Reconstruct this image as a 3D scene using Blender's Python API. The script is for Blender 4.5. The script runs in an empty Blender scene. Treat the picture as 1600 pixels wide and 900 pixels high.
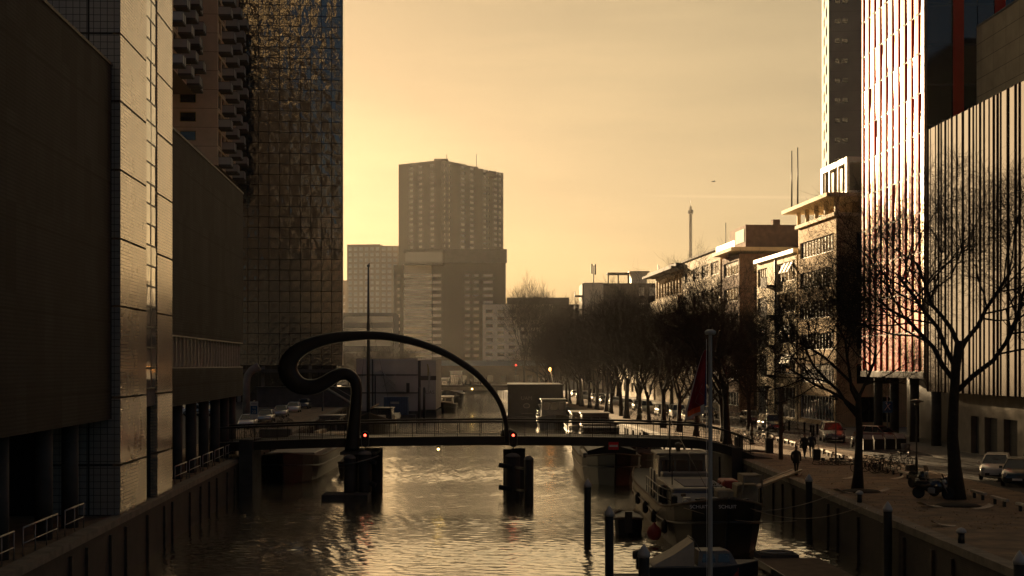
import bpy, bmesh, math, random
from mathutils import Vector, Matrix
R = math.radians
F = 2222.0; H = 9.3; QZ = 2.6
scene = bpy.context.scene
COL = scene.collection

# ------------------------------------------------------------------ camera
cd = bpy.data.cameras.new('camera'); cam = bpy.data.objects.new('camera', cd); COL.objects.link(cam)
cam.location = (0, 0, H); cam.rotation_euler = (R(90), 0, 0)
cd.sensor_width = 36; cd.lens = 36 * F / 1600; cd.shift_y = 120 / 1600
cd.clip_start = 0.5; cd.clip_end = 9000
scene.camera = cam
# ------------------------------------------------------------------ sky, sun, exposure
SUN_AZ, SUN_EL = -17.6, 9.5          # degrees from +Y (negative = left), above horizon
world = bpy.data.worlds.new('World'); scene.world = world; world.use_nodes = True
nt = world.node_tree; nt.nodes.clear()
def N(t, nt_, **kw):
    n = nt_.nodes.new(t)
    for k, v in kw.items():
        if k in n.inputs.keys(): n.inputs[k].default_value = v
        else: setattr(n, k, v)
    return n
sky = N('ShaderNodeTexSky', nt, sky_type='NISHITA', sun_disc=False, sun_elevation=R(SUN_EL), sun_rotation=R(SUN_AZ),
        altitude=0.0, air_density=1.0, dust_density=2.0, ozone_density=1.0)
bg = N('ShaderNodeBackground', nt, Strength=0.055)
wo = N('ShaderNodeOutputWorld', nt)
# thin high cloud streaks
tc = N('ShaderNodeTexCoord', nt); mp = N('ShaderNodeMapping', nt); mp.inputs['Scale'].default_value = (1.4, 1.4, 9.0)
cn = N('ShaderNodeTexNoise', nt, Scale=2.2, Detail=6.0, Roughness=0.55)
cr = N('ShaderNodeValToRGB', nt); cr.color_ramp.elements[0].position = .42; cr.color_ramp.elements[1].position = .75
cr.color_ramp.elements[0].color = (.90, .905, .92, 1); cr.color_ramp.elements[1].color = (1.10, 1.09, 1.07, 1)
L = nt.links.new
def mixc(bt, fac, A, B):
    m_ = N('ShaderNodeMix', nt, data_type='RGBA', blend_type=bt)
    for k_, v_ in ((0, fac), (6, A), (7, B)):
        if hasattr(v_, 'is_output'): L(v_, m_.inputs[k_])
        else: m_.inputs[k_].default_value = v_
    return m_.outputs[2]
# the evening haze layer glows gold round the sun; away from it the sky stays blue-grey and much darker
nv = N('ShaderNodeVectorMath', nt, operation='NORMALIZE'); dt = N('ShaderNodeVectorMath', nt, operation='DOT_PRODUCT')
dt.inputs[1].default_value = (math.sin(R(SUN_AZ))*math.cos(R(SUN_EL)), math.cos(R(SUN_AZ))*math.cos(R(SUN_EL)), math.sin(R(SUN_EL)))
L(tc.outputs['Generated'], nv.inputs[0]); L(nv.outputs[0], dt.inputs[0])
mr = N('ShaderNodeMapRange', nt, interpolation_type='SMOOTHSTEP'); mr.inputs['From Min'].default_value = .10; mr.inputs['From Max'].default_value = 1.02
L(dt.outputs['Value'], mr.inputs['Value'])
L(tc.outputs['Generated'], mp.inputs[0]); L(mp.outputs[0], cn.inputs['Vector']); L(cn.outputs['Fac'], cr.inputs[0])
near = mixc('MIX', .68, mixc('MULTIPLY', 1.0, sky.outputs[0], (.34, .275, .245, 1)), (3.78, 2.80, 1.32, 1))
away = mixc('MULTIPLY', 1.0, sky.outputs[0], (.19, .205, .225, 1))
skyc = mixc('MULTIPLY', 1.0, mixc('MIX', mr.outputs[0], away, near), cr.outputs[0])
# one thin contrail low on the right
sx = N('ShaderNodeSeparateXYZ', nt); L(nv.outputs[0], sx.inputs[0])
def mth(op, a_, b_=0.0):
    m_ = N('ShaderNodeMath', nt, operation=op)
    for k_, v_ in ((0, a_), (1, b_)):
        if hasattr(v_, 'is_output'): L(v_, m_.inputs[k_])
        else: m_.inputs[k_].default_value = v_
    return m_.outputs[0]
dz_ = mth('ABSOLUTE', mth('SUBTRACT', mth('ADD', sx.outputs[2], mth('MULTIPLY', sx.outputs[0], .03)), .1205))
band = N('ShaderNodeMapRange', nt, interpolation_type='SMOOTHSTEP'); band.inputs['From Min'].default_value = .0016; band.inputs['From Max'].default_value = .0002; L(dz_, band.inputs['Value'])
xr = N('ShaderNodeMapRange', nt, interpolation_type='SMOOTHSTEP'); xr.inputs['From Min'].default_value = .07; xr.inputs['From Max'].default_value = .14; L(sx.outputs[0], xr.inputs['Value'])
skyc = mixc('MULTIPLY', mth('MULTIPLY', band.outputs[0], xr.outputs[0]), skyc, (1.13, 1.13, 1.16, 1))
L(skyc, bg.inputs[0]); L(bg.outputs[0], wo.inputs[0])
sl = bpy.data.lights.new('sun', 'SUN'); sl.energy = 5.0; sl.angle = R(0.6); sl.color = (1.0, .70, .38)
sun = bpy.data.objects.new('sun', sl); COL.objects.link(sun)
az, el = R(SUN_AZ), R(SUN_EL)
SD = Vector((math.sin(az) * math.cos(el), math.cos(az) * math.cos(el), math.sin(el)))
sun.rotation_euler = SD.to_track_quat('Z', 'Y').to_euler(); sun.location = (0, 0, 60)
vs = scene.view_settings; vs.view_transform = 'Standard'; vs.look = 'None'; vs.gamma = 1; vs.exposure = 1.6
vs.use_curve_mapping = False
scene.render.engine = 'CYCLES'
scene.cycles.max_bounces = 6; scene.cycles.diffuse_bounces = 2; scene.cycles.glossy_bounces = 3
scene.cycles.transmission_bounces = 3; scene.cycles.volume_bounces = 0; scene.cycles.transparent_max_bounces = 6
scene.cycles.sample_clamp_indirect = 4.0
scene.cycles.caustics_reflective = False; scene.cycles.caustics_refractive = False

# ------------------------------------------------------------------ helpers
def P(x, y, Y): return Vector(((x - 800) * Y / F, Y, H - (y - 570) * Y / F))
def G(x, y, z=QZ):
    Y = F * (H - z) / (y - 570); return Vector(((x - 800) * Y / F, Y, z))
def tag(o, label=None, cat=None, group=None, kind=None):
    if label: o['label'] = label
    if cat: o['category'] = cat
    if group: o['group'] = group
    if kind: o['kind'] = kind
    return o
def thing(name, label, cat, loc=(0, 0, 0), rz=0.0, group=None):
    o = bpy.data.objects.new(name, None); COL.objects.link(o)
    o.location = loc; o.rotation_euler = (0, 0, rz); o.empty_display_size = .3
    return tag(o, label, cat, group)
def inst(name, mesh, parent, loc=(0, 0, 0), rz=0.0, rx=0.0, ry=0.0, sc=None):
    o = bpy.data.objects.new(name, mesh); COL.objects.link(o); o.parent = parent
    o.location = loc; o.rotation_euler = (rx, ry, rz)
    if sc: o.scale = sc
    return o
def children(o): return [c for c in COL.objects if c.parent == o]
def copy_tree(root, loc, rz=None, label=None, group=None, scale=None, kids=None):
    def rec(o, parent):
        c = o.copy(); COL.objects.link(c)
        if parent is not None: c.parent = parent
        for ch in o.children: rec(ch, c)
        return c
    c = rec(root, None); c.location = loc
    if rz is not None: c.rotation_euler = (0, 0, rz)
    if scale: c.scale = scale
    if label: c['label'] = label
    if group: c['group'] = group
    return c
class MB:
    def __init__(s): s.v = []; s.f = []; s.sm = []
    def add(s, vs, fs, smooth=False):
        b = len(s.v); s.v += [tuple(v) for v in vs]
        s.f += [tuple(b + i for i in f) for f in fs]; s.sm += [smooth] * len(fs); return s
    def box(s, x0, y0, z0, x1, y1, z1, M=None):
        vs = [Vector(p) for p in ((x0,y0,z0),(x1,y0,z0),(x1,y1,z0),(x0,y1,z0),(x0,y0,z1),(x1,y0,z1),(x1,y1,z1),(x0,y1,z1))]
        if M: vs = [M @ v for v in vs]
        return s.add(vs, [(3,2,1,0),(4,5,6,7),(0,1,5,4),(1,2,6,5),(2,3,7,6),(3,0,4,7)])
    def bbox(s, x0, y0, z0, x1, y1, z1, b=.02):      # box with chamfered vertical and top edges
        pts = [(x0+b,y0),(x1-b,y0),(x1,y0+b),(x1,y1-b),(x1-b,y1),(x0+b,y1),(x0,y1-b),(x0,y0+b)]
        n = 8; cx, cy = (x0+x1)/2, (y0+y1)/2
        vs = [(x, y, z0) for x, y in pts] + [(x, y, z1-b) for x, y in pts]
        vs += [(x + (b if x < cx else -b), y + (b if y < cy else -b), z1) for x, y in pts]
        fs = [tuple(range(n-1, -1, -1)), tuple(range(2*n, 3*n))]
        for k in (0, n):
            fs += [(k+i, k+(i+1) % n, k+n+(i+1) % n, k+n+i) for i in range(n)]
        return s.add(vs, fs)
    def prism(s, poly, z0, z1, M=None):
        n = len(poly); vs = [Vector((x, y, z0)) for x, y in poly] + [Vector((x, y, z1)) for x, y in poly]
        if M: vs = [M @ v for v in vs]
        return s.add(vs, [tuple(range(n-1, -1, -1)), tuple(range(n, 2*n))] + [(i, (i+1) % n, n+(i+1) % n, n+i) for i in range(n)])
    def quad(s, a, b, c, d): return s.add([a, b, c, d], [(0, 1, 2, 3)])
    def tube(s, pts, rad, n=8, cap=True, smooth=True, sx=1.0):
        pts = [Vector(p) for p in pts]
        if not hasattr(rad, '__len__'): rad = [rad] * len(pts)
        vs = []; up0 = None
        for i, p in enumerate(pts):
            d = (pts[min(i+1, len(pts)-1)] - pts[max(i-1, 0)])
            if d.length < 1e-9: d = Vector((0, 0, 1))
            d.normalize()
            if up0 is None: up0 = Vector((1, 0, 0)) if abs(d.x) < .8 else Vector((0, 1, 0))
            a = (up0 - d * up0.dot(d)).normalized(); b = d.cross(a); up0 = a
            for k in range(n):
                t = 2 * math.pi * k / n
                vs.append(p + (a * math.cos(t) * sx + b * math.sin(t)) * rad[i])
        m = len(pts)
        fs = [(i*n+k, i*n+(k+1) % n, (i+1)*n+(k+1) % n, (i+1)*n+k) for i in range(m-1) for k in range(n)]
        if cap: fs += [tuple(range(n-1, -1, -1)), tuple(range((m-1)*n, m*n))]
        return s.add(vs, fs, smooth)
    def lathe(s, prof, n=16, c=(0, 0, 0), M=None, smooth=True):
        vs = []
        for r, z in prof:
            for k in range(n):
                t = 2 * math.pi * k / n; v = Vector((r*math.cos(t), r*math.sin(t), z))
                if M: v = M @ v
                vs.append(v + Vector(c))
        m = len(prof)
        fs = [(i*n+k, i*n+(k+1) % n, (i+1)*n+(k+1) % n, (i+1)*n+k) for i in range(m-1) for k in range(n)]
        fs += [tuple(range(n-1, -1, -1)), tuple(range((m-1)*n, m*n))]
        return s.add(vs, fs, smooth)
    def loft(s, secs, cap=True, closed=True, smooth=False):
        n = len(secs[0]); vs = [v for sec in secs for v in sec]; m = len(secs)
        rng = range(n) if closed else range(n-1)
        fs = [(i*n+k, i*n+(k+1) % n, (i+1)*n+(k+1) % n, (i+1)*n+k) for i in range(m-1) for k in rng]
        if cap: fs += [tuple(range(n-1, -1, -1)), tuple(range((m-1)*n, m*n))]
        return s.add(vs, fs, smooth)
    def mesh(s, name, mat):
        me = bpy.data.meshes.new(name); me.from_pydata(s.v, [], s.f); me.update()
        if any(s.sm): me.polygons.foreach_set('use_smooth', s.sm)
        if mat: me.materials.append(mat)
        return me
    def build(s, name, mat, parent=None, loc=(0, 0, 0), rz=0.0):
        o = bpy.data.objects.new(name, s.mesh(name, mat)); COL.objects.link(o)
        o.parent = parent; o.location = loc; o.rotation_euler = (0, 0, rz); return o

# ------------------------------------------------------------------ materials
_M = {}
def mat(name, col, rough=.8, metal=0., var=.2, scale=1.5, bump=0., bscale=20., spec=.5, emit=None, estr=0., col2=None, detail=5.,
        stripes=None, grid=None, ior=None, coat=0., cell=None):
    """principled; colour varies with noise. stripes=(axis, period, duty, depth): ribbed bump; grid=(pu,pz,line_u,line_z,linecol,depth,off)"""
    if name in _M: return _M[name]
    m = bpy.data.materials.new(name); _M[name] = m; m.use_nodes = True; t = m.node_tree; t.nodes.clear()
    out = N('ShaderNodeOutputMaterial', t); b = N('ShaderNodeBsdfPrincipled', t); t.links.new(b.outputs[0], out.inputs[0])
    b.inputs['Roughness'].default_value = rough; b.inputs['Metallic'].default_value = metal
    b.inputs['Specular IOR Level'].default_value = spec
    if ior: b.inputs['IOR'].default_value = ior
    if coat: b.inputs['Coat Weight'].default_value = coat; b.inputs['Coat Roughness'].default_value = .1
    c = N('ShaderNodeTexCoord', t); nz = N('ShaderNodeTexNoise', t, Scale=scale, Detail=detail, Roughness=.6)
    t.links.new(c.outputs['Object'], nz.inputs['Vector'])
    rp = N('ShaderNodeValToRGB', t); rp.color_ramp.elements[0].position = .3; rp.color_ramp.elements[1].position = .7
    c2 = col2 or tuple(x * (1 + var) for x in col)
    rp.color_ramp.elements[0].color = (*[x * (1 - var) for x in col], 1); rp.color_ramp.elements[1].color = (*c2, 1)
    t.links.new(nz.outputs['Fac'], rp.inputs[0]); colout = rp.outputs[0]
    hts = []
    if stripes or grid:
        sp = N('ShaderNodeSeparateXYZ', t); t.links.new(c.outputs['Object'], sp.inputs[0])
        uu = N('ShaderNodeMath', t, operation='ADD'); t.links.new(sp.outputs[0], uu.inputs[0]); t.links.new(sp.outputs[1], uu.inputs[1])
        def frac(sock, per, off=0.):
            a = N('ShaderNodeMath', t, operation='MULTIPLY_ADD'); a.inputs[1].default_value = 1 / per; a.inputs[2].default_value = off / per
            t.links.new(sock, a.inputs[0]); f = N('ShaderNodeMath', t, operation='FRACT'); t.links.new(a.outputs[0], f.inputs[0]); return f.outputs[0]
        def less(sock, v):
            a = N('ShaderNodeMath', t, operation='LESS_THAN'); a.inputs[1].default_value = v; t.links.new(sock, a.inputs[0]); return a.outputs[0]
    if stripes:
        ax, per, duty, dep = stripes
        f = frac(sp.outputs[2] if ax == 'z' else uu.outputs[0], per); l = less(f, duty); hts.append((l, dep))
        mx = N('ShaderNodeMix', t, data_type='RGBA', blend_type='MULTIPLY'); mx.inputs[7].default_value = (.55, .55, .55, 1)
        t.links.new(l, mx.inputs[0]); t.links.new(colout, mx.inputs[6]); colout = mx.outputs[2]
    if grid:
        grids = grid if isinstance(grid, list) else [grid]
        for pu, pz, lu, lz, lc, dep, off in grids:
            l1 = less(frac(uu.outputs[0], pu), lu / pu); l2 = less(frac(sp.outputs[2], pz, off), lz / pz)
            mm = N('ShaderNodeMath', t, operation='MAXIMUM'); t.links.new(l1, mm.inputs[0]); t.links.new(l2, mm.inputs[1])
            mx = N('ShaderNodeMix', t, data_type='RGBA', blend_type='MIX'); mx.inputs[7].default_value = (*lc, 1)
            t.links.new(mm.outputs[0], mx.inputs[0]); t.links.new(colout, mx.inputs[6]); colout = mx.outputs[2]; hts.append((mm.outputs[0], dep))
    if cell:
        cu, cz, amp = cell; uv = []
        if not (stripes or grid):
            sp = N('ShaderNodeSeparateXYZ', t); t.links.new(c.outputs['Object'], sp.inputs[0])
            uu = N('ShaderNodeMath', t, operation='ADD'); t.links.new(sp.outputs[0], uu.inputs[0]); t.links.new(sp.outputs[1], uu.inputs[1])
        cx = N('ShaderNodeCombineXYZ', t)
        for k_, (sck, per) in enumerate(((uu.outputs[0], cu), (sp.outputs[2], cz))):
            d1 = N('ShaderNodeMath', t, operation='DIVIDE'); d1.inputs[1].default_value = per; t.links.new(sck, d1.inputs[0])
            f1 = N('ShaderNodeMath', t, operation='FLOOR'); t.links.new(d1.outputs[0], f1.inputs[0]); t.links.new(f1.outputs[0], cx.inputs[k_])
        wn = N('ShaderNodeTexWhiteNoise', t, noise_dimensions='2D'); t.links.new(cx.outputs[0], wn.inputs['Vector'])
        mr_ = N('ShaderNodeMapRange', t); mr_.inputs['To Min'].default_value = 1-amp; mr_.inputs['To Max'].default_value = 1+amp; t.links.new(wn.outputs['Value'], mr_.inputs['Value'])
        mx = N('ShaderNodeMix', t, data_type='RGBA', blend_type='MULTIPLY'); mx.inputs[0].default_value = 1.0; t.links.new(colout, mx.inputs[6]); t.links.new(mr_.outputs[0], mx.inputs[7]); colout = mx.outputs[2]
    t.links.new(colout, b.inputs['Base Color'])
    prev = None
    if bump:
        bn = N('ShaderNodeTexNoise', t, Scale=bscale, Detail=4.0); t.links.new(c.outputs['Object'], bn.inputs['Vector'])
        bp = N('ShaderNodeBump', t, Strength=1.0, Distance=bump); t.links.new(bn.outputs['Fac'], bp.inputs['Height']); prev = bp.outputs[0]
    for sck, dep in hts:
        bp = N('ShaderNodeBump', t, Strength=.6, Distance=dep, invert=True); t.links.new(sck, bp.inputs['Height'])
        if prev: t.links.new(prev, bp.inputs['Normal'])
        prev = bp.outputs[0]
    if prev: t.links.new(prev, b.inputs['Normal'])
    if emit: b.inputs['Emission Color'].default_value = (*emit, 1); b.inputs['Emission Strength'].default_value = estr
    return m
def glass(name, tintc=(.02, .022, .025), rough=.04, wob=.02, wscale=.6, ior=1.7, metal=0.):
    if name in _M: return _M[name]
    m = mat(name, tintc, rough=rough, metal=metal, var=.1, scale=.3, bump=wob, bscale=wscale, ior=ior, spec=.5)
    return m
def water_mat():
    m = bpy.data.materials.new('canal_water'); m.use_nodes = True; t = m.node_tree; b = t.nodes['Principled BSDF']
    b.inputs['Base Color'].default_value = (.03, .024, .014, 1); b.inputs['Roughness'].default_value = .15; b.inputs['IOR'].default_value = 1.6
    c = N('ShaderNodeTexCoord', t)
    def nz(sx, sy, sc, det, dist=0.):
        mp = N('ShaderNodeMapping', t); mp.inputs['Scale'].default_value = (sx, sy, 1); t.links.new(c.outputs['Object'], mp.inputs[0])
        n = N('ShaderNodeTexNoise', t, Scale=sc, Detail=det, Roughness=.6, Distortion=dist); t.links.new(mp.outputs[0], n.inputs['Vector']); return n.outputs['Fac']
    fine = nz(.8, 1.2, 5.0, 4., .3); med = nz(.6, 1.2, 1.2, 3., .4); patch = nz(.5, 1.6, .05, 3., .8)
    rp = N('ShaderNodeValToRGB', t); rp.color_ramp.elements[0].position = .38; rp.color_ramp.elements[1].position = .62
    rp.color_ramp.elements[0].color = (.35, .35, .35, 1); rp.color_ramp.elements[1].color = (1, 1, 1, 1); t.links.new(patch, rp.inputs[0])
    b1 = N('ShaderNodeBump', t, Distance=.010); t.links.new(rp.outputs[0], b1.inputs['Strength']); t.links.new(fine, b1.inputs['Height'])
    b2 = N('ShaderNodeBump', t, Strength=.5, Distance=.02); t.links.new(med, b2.inputs['Height']); t.links.new(b1.outputs[0], b2.inputs['Normal'])
    t.links.new(b2.outputs[0], b.inputs['Normal'])
    gl_ = N('ShaderNodeBsdfGlossy', t, Roughness=.14); gl_.label = 'water_gloss'; gl_.inputs['Color'].default_value = (1, .97, .9, 1); t.links.new(b2.outputs[0], gl_.inputs['Normal'])
    mxs = N('ShaderNodeMixShader', t, Fac=.85); t.links.new(b.outputs[0], mxs.inputs[1]); t.links.new(gl_.outputs[0], mxs.inputs[2]); t.links.new(mxs.outputs[0], t.nodes['Material Output'].inputs[0])
    return m
GRIT = mat('asphalt', (.045, .042, .04), .9, var=.25, scale=3, bump=.01, bscale=60)
PAVE = mat('brick_paving', (.20, .135, .08), .8, var=.55, scale=.8, bump=.02, bscale=40,
           grid=(.22, .11, .02, .02, (.06, .045, .035), .01, 0))
QUAYP = None
DARKM = mat('dark_ribbed_metal', (.021, .021, .021), .75, metal=.0, var=.45, scale=.35, stripes=('z', .14, .45, .05),
            grid=(3.6, 3.05, .06, .09, (.006, .006, .005), .05, .6), spec=.15, cell=(1.2, 3.05, .42))
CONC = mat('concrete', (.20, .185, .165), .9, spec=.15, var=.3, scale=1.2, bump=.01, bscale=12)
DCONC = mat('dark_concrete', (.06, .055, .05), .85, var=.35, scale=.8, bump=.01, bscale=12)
TILE = mat('glazed_beige_tile', (.72, .58, .41), .18, metal=.5, var=.14, scale=.5, spec=.6, ior=2.2,
           grid=[(.60, .155, .012, .028, (.14, .11, .085), .012, 0), (2.5, 1000., .04, .001, (.10, .08, .06), .02, 500)])
TILEG = mat('grey_square_tile', (.33, .31, .28), .30, var=.12, scale=.5, spec=.6,
            grid=(.30, .30, .03, .03, (.05, .048, .045), .012, 0))
SEAM = mat('black_joint', (.012, .011, .010), .6)
BLACK = mat('black_steel', (.018, .017, .016), .45, metal=.3, var=.3)
DSTEEL = mat('dark_steel', (.05, .05, .05), .4, metal=.6, var=.3)
STEEL = mat('galvanised_steel', (.30, .29, .27), .38, metal=.7, var=.2, scale=4)
WHITE = mat('white_paint', (.8, .78, .72), .5, var=.1, scale=2)
CREAM = mat('cream_render', (.80, .64, .40), .8, var=.12, scale=.6, bump=.01)
BRICK = mat('brown_brick', (.22, .12, .075), .9, var=.3, scale=1.5, grid=(.22, .075, .015, .015, (.16, .12, .09), .006, 0))
GLASSD = glass('dark_window_glass', (.018, .018, .02), .05, .01, 1.0, 1.6)
GLASSF = glass('far_window_glass', (.03, .03, .032), .12, 0., 1.0, 1.9)
BLIND = mat('pale_window_blind', (.55, .48, .38), .8, var=.15)
RUBBER = mat('tyre_rubber', (.015, .015, .015), .85)
WOOD = mat('weathered_timber', (.16, .11, .07), .8, var=.4, scale=3, bump=.01)
BARK = mat('tree_bark', (.026, .019, .013), .95, var=.4, scale=4, bump=.03, bscale=10)

ORD = 'first second third fourth fifth sixth seventh eighth ninth tenth eleventh twelfth thirteenth fourteenth fifteenth sixteenth seventeenth eighteenth nineteenth twentieth'.split()
ORD += ['twenty-'+o for o in ORD[:9]]+['thirtieth']
# ------------------------------------------------------------------ building kit
class Face:
    """a facade of a w x d block in its own local frame; t runs along the face"""
    def __init__(s, k, w, d): s.k, s.w, s.d = k, w, d; s.len = w if k in 'FB' else d; s.rz = {'F': 0, 'L': -R(90), 'R': R(90), 'B': R(180)}[k]
    def p(s, t, z, dep=0.):
        return {'F': (t, dep, z), 'L': (dep, t, z), 'R': (s.w - dep, t, z), 'B': (t, s.d - dep, z)}[s.k]
def facade(mb, fc, z0, z1, cols, rows, dep, mask=None):
    ts = sorted({0., fc.len, *[v for c in cols for v in c]}); zs = sorted({z0, z1, *[v for r in rows for v in r]})
    ops = []
    for i in range(len(ts) - 1):
        t0, t1 = ts[i], ts[i+1]; ic = next((k for k, c in enumerate(cols) if c[0] <= t0 + 1e-6 and t1 <= c[1] + 1e-6), None)
        for j in range(len(zs) - 1):
            a, b = zs[j], zs[j+1]; ir = next((k for k, r in enumerate(rows) if r[0] <= a + 1e-6 and b <= r[1] + 1e-6), None)
            if ic is not None and ir is not None and (mask is None or mask(ic, ir)):
                ops.append((t0, t1, a, b, ic, ir)); p = fc.p
                mb.quad(p(t0,a), p(t1,a), p(t1,a,dep), p(t0,a,dep)); mb.quad(p(t0,b), p(t1,b), p(t1,b,dep), p(t0,b,dep))
                mb.quad(p(t0,a), p(t0,b), p(t0,b,dep), p(t0,a,dep)); mb.quad(p(t1,a), p(t1,b), p(t1,b,dep), p(t1,a,dep))
            else: mb.quad(fc.p(t0, a), fc.p(t1, a), fc.p(t1, b), fc.p(t0, b))
    return ops
_WC = {}
def window_meshes(w, h, st):
    key = (round(w, 2), round(h, 2), st['id'])
    if key in _WC: return _WC[key]
    fw = st.get('fw', .07); nx, nz = st.get('nx', 1), st.get('nz', 1); fm = None
    pane = MB().quad((-w/2, .06, -h/2), (w/2, .06, -h/2), (w/2, .06, h/2), (-w/2, .06, h/2)).mesh('pane', st.get('glass', GLASSD))
    if fw:
        f = MB(); f.box(-w/2, 0, -h/2, w/2, .09, -h/2+fw); f.box(-w/2, 0, h/2-fw, w/2, .09, h/2)
        f.box(-w/2, 0, -h/2+fw, -w/2+fw, .09, h/2-fw); f.box(w/2-fw, 0, -h/2+fw, w/2, .09, h/2-fw)
        for i in range(1, nx): x = -w/2 + w*i/nx; f.box(x-fw/2, .005, -h/2+fw, x+fw/2, .08, h/2-fw)
        for i in range(1, nz): z = -h/2 + h*i/nz; f.box(-w/2+fw, .01, z-fw/2, w/2-fw, .075, z+fw/2)
        fm = f.mesh('window', st.get('frame', WHITE))
    bl = {}
    for q in (.3, .55, .8):
        bl[q] = MB().quad((-w/2+fw, .045, h/2-fw-q*(h-2*fw)), (w/2-fw, .045, h/2-fw-q*(h-2*fw)), (w/2-fw, .045, h/2-fw), (-w/2+fw, .045, h/2-fw)).mesh('blind', BLIND)
    _WC[key] = (fm, pane, bl); return _WC[key]
def add_windows(root, fc, ops, dep, st, cap, rng):
    left = ops[cap:] if len(ops) > cap else []
    for (t0, t1, a, b, ic, ir) in ops[:cap]:
        fm, pane, bl = window_meshes(t1 - t0, b - a, st)
        loc = fc.p((t0 + t1) / 2, (a + b) / 2, dep - .1)
        if fm:
            o = inst('window', fm, root, loc, fc.rz); inst('pane', pane, o)
            if rng.random() < st.get('blind', 0): inst('blind', bl[rng.choice((.3, .55, .8))], o)
        else: inst('window', pane, root, loc, fc.rz)
    return [(fc, o) for o in left]
def rest_windows(root, left, dep, st):
    if not left: return
    m = MB()
    for fc, (t0, t1, a, b, ic, ir) in left: m.quad(fc.p(t0, a, dep-.04), fc.p(t1, a, dep-.04), fc.p(t1, b, dep-.04), fc.p(t0, b, dep-.04))
    tag(m.build('window', st.get('glass', GLASSD), root), kind='stuff')
def building(name, label, cat, X, Y, ang, w, d, z0, z1, wallmat, faces, group=None, cap=100, seed=1, wallname='wall'):
    rng = random.Random(seed); root = thing(name, label, cat, (X, Y, z0), R(ang), group); h = z1 - z0
    m = MB(); allops = []
    for k in 'FLRB':
        fc = Face(k, w, d); sp = faces.get(k)
        if sp:
            rows = [(a - z0, b - z0) for a, b in sp['rows']]
            for o in facade(m, fc, 0., h, sp['cols'], rows, sp.get('dep', .25), sp.get('mask')): allops.append((fc, o, sp))
        else: m.quad(fc.p(0, 0), fc.p(fc.len, 0), fc.p(fc.len, h), fc.p(0, h))
    m.quad((0,0,0), (w,0,0), (w,d,0), (0,d,0)); m.quad((0,0,h), (w,0,h), (w,d,h), (0,d,h))
    m.build(wallname, wallmat, root)
    n = 0; left = []; sp0 = None
    for fc, o, sp in allops:
        if n < cap: add_windows(root, fc, [o], sp.get('dep', .25), sp['st'], 1, rng); n += 1
        else: left.append((fc, o)); sp0 = sp
    if left: rest_windows(root, left, sp0.get('dep', .25), sp0['st'])
    return root
def even(n, L0, L1, fr):      # n openings between L0 and L1, each a share fr of its bay
    p = (L1 - L0) / n; return [(L0 + p*(i + .5 - fr/2), L0 + p*(i + .5 + fr/2)) for i in range(n)]
def floors(n, z0, pitch, a, b): return [(z0 + i*pitch + a, z0 + i*pitch + b) for i in range(n)][::-1]

# ------------------------------------------------------------------ ground, water, quays
def eL(Y): return -13.5 - .059 * Y
def eR(Y): return 16.4 if Y <= 110 else 16.4 - .065 * (Y - 110)
YE = 480.
import numpy as np
def water():
    rs = np.random.RandomState(4); xs = np.arange(-32, 17, .075); ys = [44.]
    while ys[-1] < 300: ys.append(ys[-1] + .085*(ys[-1]/60.)**1.35)
    ys = np.array(ys); X, Y = np.meshgrid(xs, ys); Z = np.zeros_like(X)
    wind = R(80)
    for i in range(80):
        lam = .14*(1.1/.14)**(rs.rand()**1.2); th = wind + rs.normal(0, .75); k = 2*np.pi/lam
        fade = 1.0
        Z += fade*(.0034*lam**.95)*np.sin(k*(np.cos(th)*X+np.sin(th)*Y) + rs.rand()*6.283 + .5*np.sin(X*.13+i)+.5*np.sin(Y*.11+i*2))
    A = np.zeros_like(X)
    for i in range(26):
        kx, ky = rs.normal(0, .07), rs.normal(0, .30)*(1 if i % 2 else .35); A += np.sin(kx*X+ky*Y+rs.rand()*6.283)
    A = np.clip(.75+.14*A, .3, 1.25); Z *= A
    nx, ny = len(xs), len(ys); me = bpy.data.meshes.new('canal_water')
    v = np.stack([X, Y, Z], -1).reshape(-1, 3); idx = np.arange(nx*ny).reshape(ny, nx)
    f = np.stack([idx[:-1, :-1], idx[:-1, 1:], idx[1:, 1:], idx[1:, :-1]], -1).reshape(-1, 4)
    ev = np.array([(-60, -80, 0), (40, -80, 0), (40, 44, 0), (-60, 44, 0), (-60, ys[-1], 0), (40, ys[-1], 0), (40, YE+5, 0), (-60, YE+5, 0)])
    n0 = len(v); v = np.concatenate([v, ev]); f = np.concatenate([f, np.array([[0,1,2,3],[4,5,6,7]])+n0])
    me.vertices.add(len(v)); me.vertices.foreach_set('co', v.ravel()); me.loops.add(f.size); me.loops.foreach_set('vertex_index', f.ravel())
    me.polygons.add(len(f)); me.polygons.foreach_set('loop_start', np.arange(0, f.size, 4)); me.polygons.foreach_set('use_smooth', np.ones(len(f), bool))
    me.update(calc_edges=True); me.materials.append(water_mat()); o = bpy.data.objects.new('canal_water', me); COL.objects.link(o); tag(o, kind='structure')
water()
g = MB()
g.quad((-3000, -80, QZ), (eL(-80)-.55, -80, QZ), (eL(YE)-.55, YE, QZ), (-3000, YE, QZ))
g.quad((-3000, YE, QZ), (3000, YE, QZ), (3000, 4000, QZ), (-3000, 4000, QZ))
g.add([(eR(0)+.5, -80, QZ), (eR(110)+.5, 110, QZ), (eR(YE)+.5, YE, QZ), (3000, YE, QZ), (3000, -80, QZ)], [(0, 1, 2, 3, 4)])
tag(g.build('ground', GRIT), kind='structure')
pv = MB()
pv.add([(16.9, 20, QZ+.004), (27.2, 20, QZ+.004), (26.4, 110, QZ+.004), (16.9, 110, QZ+.004)], [(0, 1, 2, 3)])
pv.add([(16.9, 110, QZ+.004), (26.4, 110, QZ+.004), (eR(YE)+9, YE, QZ+.004), (eR(YE)+.5, YE, QZ+.004)], [(0, 1, 2, 3)])
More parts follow.
